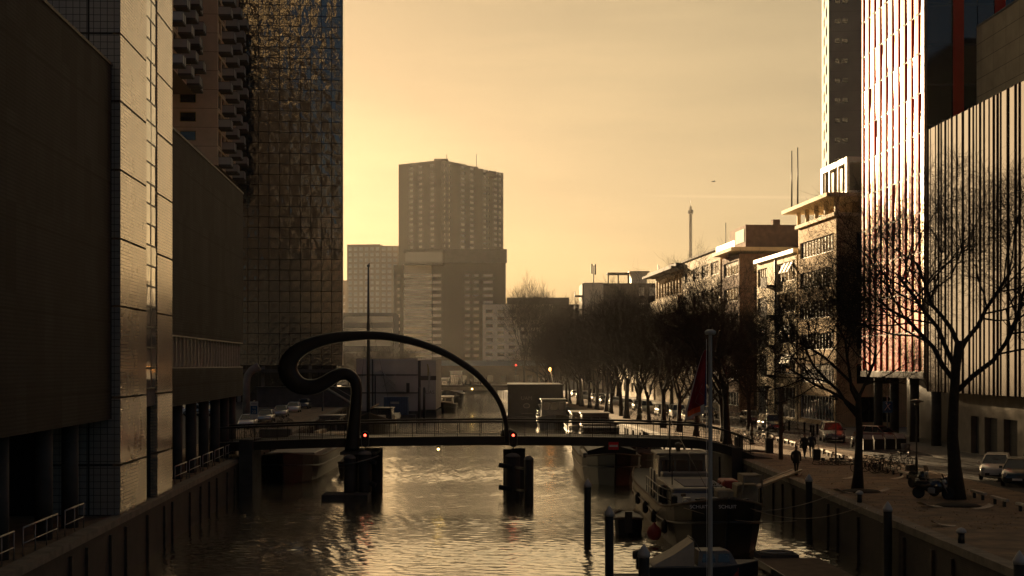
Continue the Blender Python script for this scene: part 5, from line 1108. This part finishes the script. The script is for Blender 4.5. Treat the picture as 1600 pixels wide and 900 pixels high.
def motorbike(x, y, rz, label, cover=False):
    r = thing('motorcycle', label, 'motorcycle', (x, y, QZ+.006), R(rz))
    for yy in (-.72, .72):
        w = MB(); w.lathe([(.24, -.05), (.30, -.07), (.31, 0), (.30, .07), (.24, .05)], 20, (0, 0, 0), Matrix.Rotation(R(90), 4, 'Y')); w = w.build('wheel', RUBBER, r, (0, yy, .31)); k = MB(); k.lathe([(.20, -.04), (.21, 0), (.20, .04)], 14, (0, 0, 0), Matrix.Rotation(R(90), 4, 'Y')); k.build('rim', STEEL, w)
    b = MB(); b.loft([[Vector((-w_, yy, z0_)), Vector((w_, yy, z0_)), Vector((w_*.8, yy, z1_)), Vector((-w_*.8, yy, z1_))] for yy, w_, z0_, z1_ in ((-.5, .10, .45, .75), (-.3, .16, .32, .98), (.1, .17, .30, .95), (.35, .14, .42, .80), (.9, .12, .62, .88))], smooth=True); b.build('body', PAINTS['black'], r)
    s = MB(); s.bbox(-.14, .1, .80, .14, .85, .90, .04); s.build('seat', RUBBER, r); f = MB()
    for sx in (-.09, .09): f.tube([(sx, -.74, .31), (sx, -.45, .98)], .025, 6)
    f.build('fork', STEEL, r); h = MB(); h.tube([(-.36, -.28, 1.05), (-.15, -.42, 1.04), (.15, -.42, 1.04), (.36, -.28, 1.05)], .02, 6); h.build('handlebar', BLACK, r)
    hl = MB(); hl.lathe([(.09, 0), (.10, .08), (.05, .14)], 12, (0, 0, 0), Matrix.Translation((0, -.5, .9)) @ Matrix.Rotation(R(90), 4, 'X')); hl.build('headlight', HEADL, r); e = MB(); e.bbox(-.2, -.15, .3, .2, .25, .6, .06); e.build('engine', STEEL, r)
    ws = MB(); ws.quad((-.16, -.55, 1.0), (.16, -.55, 1.0), (.12, -.42, 1.28), (-.12, -.42, 1.28)); ws.build('windscreen', GLASSF, r)
    if cover: t_ = MB(); t_.bbox(-.2, .65, .92, .2, 1.05, 1.25, .05); t_.build('top_box', BLACK, r)
for (px_, py_, rz, l, c_) in ((1438, 764, 20, 'motorcycle with a top box beside the lamp post', True), (1458, 780, 60, 'black motorcycle nearest the largest tree on its left', False), (1478, 775, 110, 'black motorcycle leaning beside the largest tree trunk', False), (1334, 700, 0, 'motorcycle standing by the dark car on the road', False)):
    x, y = cg(px_, py_); motorbike(x, y, rz, l, c_)
# ------------------------------------------------------------------ street furniture
def lamp(px_, py_, ztop, label, disc=True, r=.05):
    x, y = cg(px_, py_); t_ = thing('street_lamp', label, 'street lamp', (x, y, QZ)); h = ztop-QZ; o = MB(); o.lathe([(r*1.8, 0), (r*1.6, 1.0), (r, 1.1), (r*.8, h)], 12); o.build('pole', BLACK, t_)
    if disc: o = MB(); o.lathe([(.05, h), (.1, h+.05), (.42, h+.12), (.44, h+.18), (.2, h+.26), (.02, h+.3)], 20); o.build('shade', DSTEEL, t_); o = MB(); o.lathe([(.12, h-.12), (.16, h-.0), (.1, h+.045)], 12); o.build('lantern', GLASSF, t_)
    return t_
lamp(1432, 740, 6.9, 'street lamp with a flat disc shade beside the motorcycles'); lamp(1199, 696, 7.3, 'street lamp with a disc shade before the cream building')
lamp(1306, 724, 7.0, 'thin dark lamp post left of the second tree', True, .035); lamp(1113 + 55, 672, 8.0, 'far street lamp beside the dark cars', True, .05)
x, y = cg(1220, 718); t_ = thing('post', 'thick dark wooden post behind the walking person', 'post', (x, y, QZ)); o = MB(); o.lathe([(.16, 0), (.14, 4.9), (.1, 5.0)], 12); o.build('shaft', WOOD, t_)
o = MB(); o.box(-.45, -.04, 3.9, .45, .04, 4.1); o.build('crossbar', WOOD, t_)
t_ = thing('parking_sign', 'blue square sign with a white figure on a pole above the waste containers', 'sign', (32.2, 122, QZ)); o = MB(); o.lathe([(.05, 0), (.05, 4.1)], 10); o.build('pole', STEEL, t_); bl_ = part('panel', mat('sign_blue', (.03, .12, .25), .5), t_, (-.42, -.09, 2.6, .42, -.055, 3.55))
q = MB(); q.tube([(-.25, -.1, 2.8), (0, -.1, 3.15), (.22, -.1, 3.35)], .035, 5); q.tube([(-.1, -.1, 3.35), (.1, -.1, 3.0), (.22, -.1, 2.85)], .03, 5); q.lathe([(.07, 0), (.07, .02)], 12, (-.1, -.1, 3.4), Matrix.Rotation(R(90), 4, 'X')); q.build('white_figure', WHITE, bl_)
t_ = thing('depth_sign', 'blue and white sign board on a pole at the left end of the footbridge', 'sign', (-20.4, 112.5, QZ)); o = MB(); o.lathe([(.04, 0), (.04, 3.9)], 8); o.build('pole', STEEL, t_); bd = part('board', WHITE, t_, (-.32, -.1, 2.45, .32, -.05, 3.8)); part('blue_panel', mat('sign_blue', ()), bd, (-.27, -.115, 2.8, .27, -.103, 3.45))
text('20', .34, (0, -.125, 2.97), (R(90), 0, 0), WHITE, bd, 'lettering'); text('VRIJ', .17, (0, -.125, 3.29), (R(90), 0, 0), WHITE, bd, 'lettering'); text('RESERVE', .11, (0, -.107, 3.62), (R(90), 0, 0), BLACK, bd, 'lettering')
for i in range(4):
    x, y = 27.6+i*.95, 110.5+i*.35; t_ = thing('waste_container', ['leftmost', 'second', 'third', 'rightmost'][i]+' black waste container with a slanted pale lid under the blue sign', 'waste container', (x, y, QZ), 0, 'waste containers'); part('base', CONC, t_, (-.5, -.5, .002, .44, .5, .1))
    o = MB(); o.loft([[Vector((-.38, -.35, .1)), Vector((.38, -.35, .1)), Vector((.38, .35, .1)), Vector((-.38, .35, .1))], [Vector((-.38, -.35, .9)), Vector((.38, -.35, .9)), Vector((.38, .35, 1.2)), Vector((-.38, .35, 1.2))]]); o.build('body', BLACK, t_)
    o = MB(); o.loft([[Vector((-.3, -.33, .912)), Vector((.3, -.33, .912)), Vector((.34, .33, 1.20)), Vector((-.34, .33, 1.20))], [Vector((-.3, -.33, .95)), Vector((.3, -.33, .95)), Vector((.34, .33, 1.24)), Vector((-.34, .33, 1.24))]]); o.build('lid', mat('matt_grey_lid', (.3, .29, .27), .8, spec=.1), t_)
x, y = cg(1415, 708); t_ = thing('planter', 'pale round tub right of the waste containers', 'planter', (x, y, QZ)); o = MB(); o.lathe([(.28, 0), (.36, .7), (.34, .72), (.3, .6)], 16); o.build('tub', CONC, t_)
for k, (px_, py_) in enumerate(((1233, 673), (1257, 676), (1267, 681), (1271, 681.5), (1277, 679))):
    x, y = cg(px_, py_); t_ = thing('bollard', ['black bollard farthest left beside the tall dark car', 'second black bollard from the left on the road edge', 'black bollard left of a close pair', 'black bollard right of a close pair', 'black bollard nearest the grey windscreened car'][k], 'bollard', (x, y, QZ), 0, 'black road bollards'); o = MB(); o.lathe([(.11, 0), (.10, .85), (.13, .88), (.12, 1.0), (.03, 1.06)], 12); o.build('shaft', BLACK, t_)
x, y = cg(1202, 708); t_ = thing('utility_cabinet', 'black cabinet standing on the sunlit paving', 'cabinet', (x, y, QZ)); o = MB(); o.bbox(-.28, -.25, 0, .28, .25, 1.15, .04); o.build('body', BLACK, t_)
x, y = cg(1140, 702); t_ = thing('concrete_bollard', 'square pale topped concrete post at the foot of the first tree', 'post', (15.9+1.1, 106.6, QZ)); o = MB(); o.bbox(-.3, -.3, 0, .3, .3, 1.3, .05); o.build('shaft', CONC, t_)
for k, (px_, py_, l) in enumerate(((1343, 786, 'short quay bollard with a pale dome before the second tree'), (1502, 850, 'short quay bollard with a pale dome before the largest tree'))):
    x, y = cg(px_, py_); t_ = thing('quay_bollard', l, 'bollard', (x, y, QZ)); o = MB(); o.lathe([(.13, 0), (.12, .42)], 14); o.build('shaft', BLACK, t_); o = MB(); o.lathe([(.19, .42), (.19, .5), (.12, .58), (.02, .62)], 14); o.build('cap', CAPM, t_)
BEAM = mat('parking_beam', (.46, .40, .31), .6, var=.3, scale=3); yy = 60.; i = 0
while yy < 132:
    t_ = thing('parking_beam', ORD[i]+' low pale timber beam from the front between paving and road', 'beam', (23.25+rg.uniform(-.06, .06), yy, QZ), R(rg.uniform(-2, 2)), 'low timber beams'); o = MB(); o.bbox(-.09, 0, .28, .09, 2.1, .40, .02); o.build('rail', BEAM, t_)
    for q in (.35, 1.65): o = MB(); o.box(-.06, q, 0, .06, q+.14, .279); o.build('stub', BLACK, t_)
    yy += 3.3; i += 1
SHEET = mat('pale_sheet', (.52, .42, .30), .6, var=.25, scale=4)
for k, (px_, py_, rz, s) in enumerate(((1326, 748, 10, .8), (1318, 770, 200, 1.0), (1378, 768, 20, .8), (1402, 748, 0, .7), (1452, 792, 190, 1.1), (1474, 822, 170, 1.0), (1535, 795, 10, .9), (1250, 688, 30, .7))):
    x, y = cg(px_, py_); t_ = thing('curled_sheet', ['curled pale sheet nearest the fallen bicycles', 'curled pale sheet left of the second tree base', 'pale sheet right of the second tree base', 'pale sheet beside the bicycle tangle', 'large curled pale sheet left of the largest tree base', 'curled pale sheet in front of the largest tree', 'flat pale sheet right of the largest tree base', 'pale scrap near the two pedestrians'][k], 'sheet', (x, y, QZ+.01), R(rz)); t_.scale = (s, s, s)
    n = 7; o = MB(); lo = [[Vector((-.5+1.0*i/n, -.25, .16*(i/n)**3)), Vector((-.5+1.0*i/n, .25, .24*(i/n)**3)), Vector((-.5+1.0*i/n, .25, .24*(i/n)**3+.02)), Vector((-.5+1.0*i/n, -.25, .16*(i/n)**3+.02))] for i in range(n+1)]; o.loft(lo); o.build('sheet', SHEET, t_)
for (px_, py_, l) in ((1345, 768, 'dark mounded soil bed round the second tree'), (1497, 790, 'dark mounded soil bed round the largest tree'), (1180, 705, 'dark rubber mat on the sunlit paving')):
    x, y = cg(px_, py_); t_ = thing('soil_bed', l, 'soil bed', (x, y, QZ)); o = MB(); o.lathe([(1.1, 0), (.9, .07), (.5, .12), (.02, .14)], 20); o.build('mound', mat('dark_soil', (.02, .016, .012), .95, var=.4, bump=.03, bscale=6), t_)
t_ = thing('vent_pipe', 'large pale bent ventilation pipe beyond the left building corner', 'pipe', ((385-800)*170/F, 170, QZ)); o = MB(); o.tube([(0, 0, 0), (0, 0, 4.6), (.15, 0, 5.4), (.6, 0, 6.0), (1.5, 0, 6.5)], [.45, .45, .46, .48, .52], 16); o.build('pipe', CONC, t_)
t_ = thing('planter_box', 'long dark planter box on the left quay beyond the footbridge', 'planter', ((431-800)*128/F, 128, QZ)); o = MB(); o.bbox(-1.4, -.6, 0, 1.4, .6, .95, .05); o.build('box', DCONC, t_)
t_ = thing('storage_shed', 'low dark storage shed on the left square behind the parked cars', 'shed', ((470-800)*225/F, 225, QZ)); o = MB(); o.bbox(-7, 0, 0, 8, 4, 3.0, .05); o.build('wall', DCONC, t_); part('roof', BLACK, t_, (-7.3, -.3, 3.002, 8.3, 4.3, 3.2))
t_ = thing('boarding_ramp', 'sloping steel boarding ramp near the left bank boats', 'ramp', ((528-800)*205/F, 205, 0)); o = MB()
for dx in (0, .0): o.tube([(-2.2, 0, 6.2), (2.2, -.5, 3.6)], .14, 6); o.tube([(-2.2, 1.2, 6.2), (2.2, .7, 3.6)], .14, 6); o.tube([(-2.2, 0, 7.1), (2.2, -.5, 4.6)], .06, 6)
for q in range(7): f_ = q/6; o.box(-2.2+4.4*f_-.2, -.4, 6.15-2.6*f_, -2.2+4.4*f_+.2, 1.1, 6.22-2.6*f_)
o.build('ramp', STEEL, t_); part('post', DSTEEL, t_, (-2.4, .4, 0, -2.2, .6, 6.2)); part('post', DSTEEL, t_, (2.2, .0, 0, 2.4, .2, 3.7))
t_ = thing('traffic_light', 'red traffic light on a pole beside the far road bridge', 'traffic light', ((806-800)*296/F, 296, QZ)); o = MB(); o.lathe([(.1, 0), (.08, 7.5)], 8); o.build('pole', BLACK, t_); hb = part('housing', BLACK, t_, (-.25, -.25, 5.4, .25, .05, 6.9)); o = MB(); o.lathe([(.22, 0), (.18, .06)], 10, (0, 0, 0), Matrix.Translation((0, -.25, 6.6)) @ Matrix.Rotation(R(90), 4, 'X')); o.build('lamp', LAMPR, hb)
o = MB(); o.tube([(0, 0, 7.5), (.1, 0, 9.5), (.8, 0, 10.2)], .06, 6); o.build('lamp_arm', BLACK, t_)
t_ = thing('navigation_light', 'small orange light on a slanting pale mast above the dark floating block', 'light', ((862-800)*240/F, 250, 6.16)); o = MB(); o.tube([(.6, 0, -.5), (.1, 0, 2.0)], .08, 6); o.build('mast', WHITE, t_); o = MB(); o.lathe([(.05, 2.0), (.22, 2.2), (.2, 2.5), (.03, 2.7)], 10); o.build('lamp', mat('orange_lamp', (.8, .3, .05), .4, emit=(1, .35, .06), estr=4), t_)
# flagpole and flag
fp = thing('flagpole', 'tall pale flagpole rising in the right foreground', 'flagpole', (4.6, 33, -1)); o = MB(); o.lathe([(.062, 0), (.056, 6), (.042, 11.0), (.042, 11.02)], 20); o.build('pole', mat('pale_pole_paint', (.34, .35, .33), .45, var=.08, scale=1), fp); o = MB(); o.lathe([(.10, 11.0), (.13, 11.03), (.13, 11.08), (.06, 11.12)], 20); o.build('cap', mat('pale_pole_paint', ()), fp); o = MB(); o.tube([(-.075, -.02, 1.5), (-.09, -.02, 10.9)], .006, 4); o.build('halyard', WHITE, fp)
fl = thing('flag', 'limp dark red flag with white edge and orange corner hanging on the pole', 'flag', (4.53, 33, 0)); K33 = 33/F
def flz(y): return H-(y-570)*K33
def flag_part(name, u0, u1, m_, v0=0., v1=1., off=0.):
    nv_, nu = 26, 8; vs_ = []; fs_ = []
    for j in range(nv_+1):
        v = v0+(v1-v0)*j/nv_; y0 = 545+98*v; yl = 548+100*v+14*math.sin(v*2.6)*.5; wl = (5+34*v**.8)*(1-.12*max(0, v-.85)/.15)
        for i in range(nu+1):
            u = u0+(u1-u0)*i/nu; x = -(u*wl)*K33; zz = flz(y0+(yl-y0+6*v)*u)
            yy = .055*math.sin(u*9+v*3.)*(.4+v)+.03*math.sin(u*17+v*5)+off; vs_.append((x, yy, zz))
    for j in range(nv_):
        for i in range(nu): a = j*(nu+1)+i; fs_.append((a, a+1, a+nu+2, a+nu+1))
    o = MB(); o.add(vs_, fs_, True); o = o.build(name, m_, fl); sm = o.modifiers.new('thick', 'SOLIDIFY'); sm.thickness = .004; return o
flag_part('field', .14, .90, mat('flag_dark_red', (.22, .014, .018), .85, var=.2, scale=4), 0, .86); flag_part('white_border', .90, 1.0, mat('flag_white', (.52, .46, .40), .85)); flag_part('blue_edge', .02, .14, mat('flag_blue', (.02, .03, .10), .85), 0, .9); flag_part('white_border', .14, .9, mat('flag_white', ()), .95, 1.0); flag_part('orange_corner', .32, .90, mat('flag_orange', (.85, .14, .02), .85), .86, .95); flag_part('white_border', .14, .32, mat('flag_white', ()), .86, .95)
q = MB()
for (x0, z0, x1, z1) in ((-.22, 615, -.30, 628), (-.30, 628, -.16, 634), (-.12, 600, -.2, 612), (-.2, 612, -.1, 618), (-.26, 604, -.3, 612)): q.tube([(x0, -.12, flz(z0)), (x1, -.13, flz(z1))], .008, 4)
q.build('emblem', mat('faint_pink', (.22, .08, .08), .8), fl)
# bird
bd = thing('bird', 'tiny dark bird gliding in the sky', 'bird', tuple(P(1115, 284, 150))); o = MB(); o.loft([[Vector((-.25, 0, .0)), Vector((-.25, .03, .02)), Vector((-.25, 0, .04))], [Vector((0, -.05, -.04)), Vector((0, .08, 0)), Vector((0, -.05, .06))], [Vector((.22, 0, 0)), Vector((.22, .02, .02)), Vector((.22, 0, .03))]]); o.add([(-.05, 0, .02), (.1, 0, .02), (.05, -.45, .12), (-.02, -.5, .1)], [(0, 1, 2, 3)]); o.add([(-.05, 0, .02), (.1, 0, .02), (.05, .45, .12), (-.02, .5, .1)], [(0, 1, 2, 3)]); o.build('body', BLACK, bd)

# ------------------------------------------------------------------ people
SKIN = mat('skin', (.38, .22, .15), .6, var=.05); COATS = [mat('dark_coat', (.02, .02, .022), .9), mat('navy_coat', (.02, .025, .04), .9), mat('brown_coat', (.05, .035, .025), .9)]; TROU = mat('dark_trousers', (.018, .018, .02), .9); HAIR = mat('dark_hair', (.02, .014, .01), .8)
def skin_mesh(joints, edges, name, m_, root, sub=1):
    me = bpy.data.meshes.new(name); me.from_pydata([j[0] for j in joints], edges, []); me.update(); me.materials.append(m_)
    o = bpy.data.objects.new(name, me); COL.objects.link(o); o.parent = root; sk = o.modifiers.new('skin', 'SKIN'); sk.use_smooth_shade = True
    if not me.skin_vertices:
        bpy.context.view_layer.objects.active = o; me.attributes
    ss = o.modifiers.new('sub', 'SUBSURF'); ss.levels = sub; ss.render_levels = sub
    lay = me.skin_vertices[0] if me.skin_vertices else None
    if lay:
        for i, j in enumerate(joints): lay.data[i].radius = (j[1], j[1] if len(j) < 3 else j[2]); lay.data[i].use_root = (i == 0)
    return o
def person(x, y, z, rz, label, coat=0, stride=.28, group=None, h=1.75, arm=.1, lean=0.):
    r = thing('person', label, 'person', (x, y, z), R(rz), group); r.scale = (h/1.75,)*3; s = stride
    def chain(pts, n=8, sm=True):   # one continuous tapered surface through (pos, rx, ry)
        m = MB(); secs_ = []
        for p, a, b_ in pts: secs_.append([Vector(p)+Vector((a*math.cos(2*math.pi*k/n), b_*math.sin(2*math.pi*k/n), 0)) for k in range(n)])
        m.loft(secs_, smooth=sm); return m
    def merge(name, ms_, m_):
        o = MB()
        for q in ms_:
            o.add(q.v, q.f, True)
        return o.build(name, m_, r)
    joints = [((0, 0, .93), .15, .11), ((0, -.01+lean*.5, 1.12), .145, .10), ((0, lean, 1.36), .17, .10), ((0, lean, 1.49), .06, .06), ((0, lean-.02, 1.60), .085, .10), ((0, lean-.01, 1.71), .075, .085),
              ((-.10, -.0, .85), .095, .1), ((-.10, -s*.55-.03, .48), .062, .065), ((-.10, -s, .10), .042, .045), ((-.10, -s-.15, .035), .04, .035),
              ((.10, .0, .85), .095, .1), ((.10, s*.35-.03, .48), .062, .065), ((.10, s, .12), .042, .045), ((.10, s-.13, .035), .04, .035),
              ((-.19, lean, 1.40), .06, .06), ((-.25, lean+.08, 1.15), .045, .045), ((-.24, lean+.02-arm, .93), .035, .035), ((-.24, lean-arm, .83), .03, .04),
              ((.19, lean, 1.40), .06, .06), ((.25, lean+.02, 1.15), .045, .045), ((.24, lean+.06-arm, .93), .035, .035), ((.24, lean+.04-arm, .83), .03, .04)]
    edges = [(0,1),(1,2),(2,3),(3,4),(4,5),(0,6),(6,7),(7,8),(8,9),(0,10),(10,11),(11,12),(12,13),(2,14),(14,15),(15,16),(16,17),(2,18),(18,19),(19,20),(20,21)]
    skin_mesh([(j[0], j[1], j[2]) for j in joints], edges, 'body', TROU, r)
    merge('coat', [chain([((0, .0, .72), .22, .17), ((0, 0, .95), .20, .15), ((0, lean*.5, 1.15), .185, .135), ((0, lean, 1.38), .215, .13), ((0, lean, 1.47), .12, .09)], 14),
        chain([((-.26, lean-arm+.02, .88), .055, .055), ((-.27, lean+.07, 1.15), .065, .065), ((-.20, lean, 1.42), .08, .08)]), chain([((.26, lean+.06-arm, .88), .055, .055), ((.27, lean+.02, 1.15), .065, .065), ((.20, lean, 1.42), .08, .08)])], COATS[coat])
    hd_ = MB(); hd_.lathe([(.05, -.13), (.075, -.07), (.085, 0), (.08, .07), (.045, .12), (.01, .135)], 12, (0, lean-.02, 1.62)); hd_ = hd_.build('head', SKIN, r)
    ha = MB(); ha.lathe([(.088, -.02), (.096, .04), (.085, .1), (.04, .145), (.01, .15)], 12, (0, lean+.005, 1.625)); ha.build('hair', HAIR, hd_); no = MB(); no.loft([[Vector((-.012, lean-.10, 1.60)), Vector((.012, lean-.10, 1.60)), Vector((0, lean-.10, 1.64))], [Vector((-.008, lean-.125, 1.60)), Vector((.008, lean-.125, 1.60)), Vector((0, lean-.105, 1.63))]]); no.build('nose', SKIN, hd_)
    sh = MB(); sh.bbox(-.145, -s-.22, 0, -.055, -s+.05, .085, .02); sh.bbox(.055, s-.2, 0, .145, s+.07, .085, .02); sh.build('shoes', RUBBER, r)
    return r
x, y = cg(1244, 742); person(x, y, QZ+.004, 5, 'person in a dark coat walking at the quay edge by the gangway', 0, .2)
x, y = cg(1257, 716); person(x, y, QZ+.004, 10, 'person in dark clothes pulling a suitcase, left of the pair', 0, .24)
x, y = cg(1268, 714); person(x, y, QZ+.004, 170, 'person in dark clothes on the right of the pair', 1, .22)
x, y = cg(1276, 720); t_ = thing('suitcase', 'dark wheeled suitcase beside the two pedestrians', 'suitcase', (x, y, QZ)); o = MB(); o.bbox(-.26, -.16, .06, .26, .16, .82, .04); o.build('case', BLACK, t_); o = MB(); o.tube([(-.12, .1, .82), (-.12, .1, 1.1), (.12, .1, 1.1), (.12, .1, .82)], .012, 5); o.build('handle', STEEL, t_)
for s in (-1, 1): o = MB(); o.lathe([(.04, -.02), (.04, .02)], 10, (s*.2, .12, .045), Matrix.Rotation(R(90), 4, 'Y')); o.build('wheel', RUBBER, t_)
x, y = cg(1118, 690); person(20.2, 120, QZ+.004, 90, 'person standing between the first tree and the bicycles', 2, .1)
for k, (px_, l) in enumerate(((717, 'leftmost pedestrian on the far road bridge'), (727, 'second pedestrian from the left on the far bridge'), (735, 'middle pedestrian on the far road bridge'), (747, 'left one of the close pair on the far bridge'), (751, 'right one of the close pair on the far bridge'))):
    person((px_-800)*302/F, 302.5, 4.604, 90 if k % 2 else -90, l, k % 3, .25, 'pedestrians on the far bridge')

# fallen leaves and grit on the paving
lv_ = MB(); r_ = random.Random(44)
for i in range(5200):
    yy = 58+r_.random()**1.5*75; x = 16.6+r_.random()**1.3*13; a = r_.uniform(0, 6.28); s_ = r_.uniform(.025, .06); p0 = Vector((x, yy, QZ+.012))
    u_ = Vector((math.cos(a), math.sin(a), r_.uniform(-.3, .5)))*s_; w_ = Vector((-math.sin(a), math.cos(a), r_.uniform(-.2, .3)))*s_*.6
    lv_.quad(p0-u_, p0-w_+Vector((0, 0, .012)), p0+u_+Vector((0, 0, .02)), p0+w_+Vector((0, 0, .01)))
tag(lv_.build('fallen_leaves', mat('dry_leaf', (.26, .17, .08), .8, var=.4, scale=6)), 'dry fallen leaves scattered over the right quay paving', 'leaves', kind='stuff')
# ------------------------------------------------------------------ the evening haze over the whole place
hz = MB(); hz.box(-260, -230, -1.5, 260, 1300, 160)
hm = bpy.data.materials.new('haze_air'); hm.use_nodes = True; t = hm.node_tree; t.nodes.clear()
o_ = N('ShaderNodeOutputMaterial', t); v_ = N('ShaderNodeVolumePrincipled', t, Density=.000065, Anisotropy=.5); v_.inputs['Color'].default_value = (.95, .90, .82, 1)
t.links.new(v_.outputs[0], o_.inputs['Volume'])
tag(hz.build('haze', hm), kind='stuff')
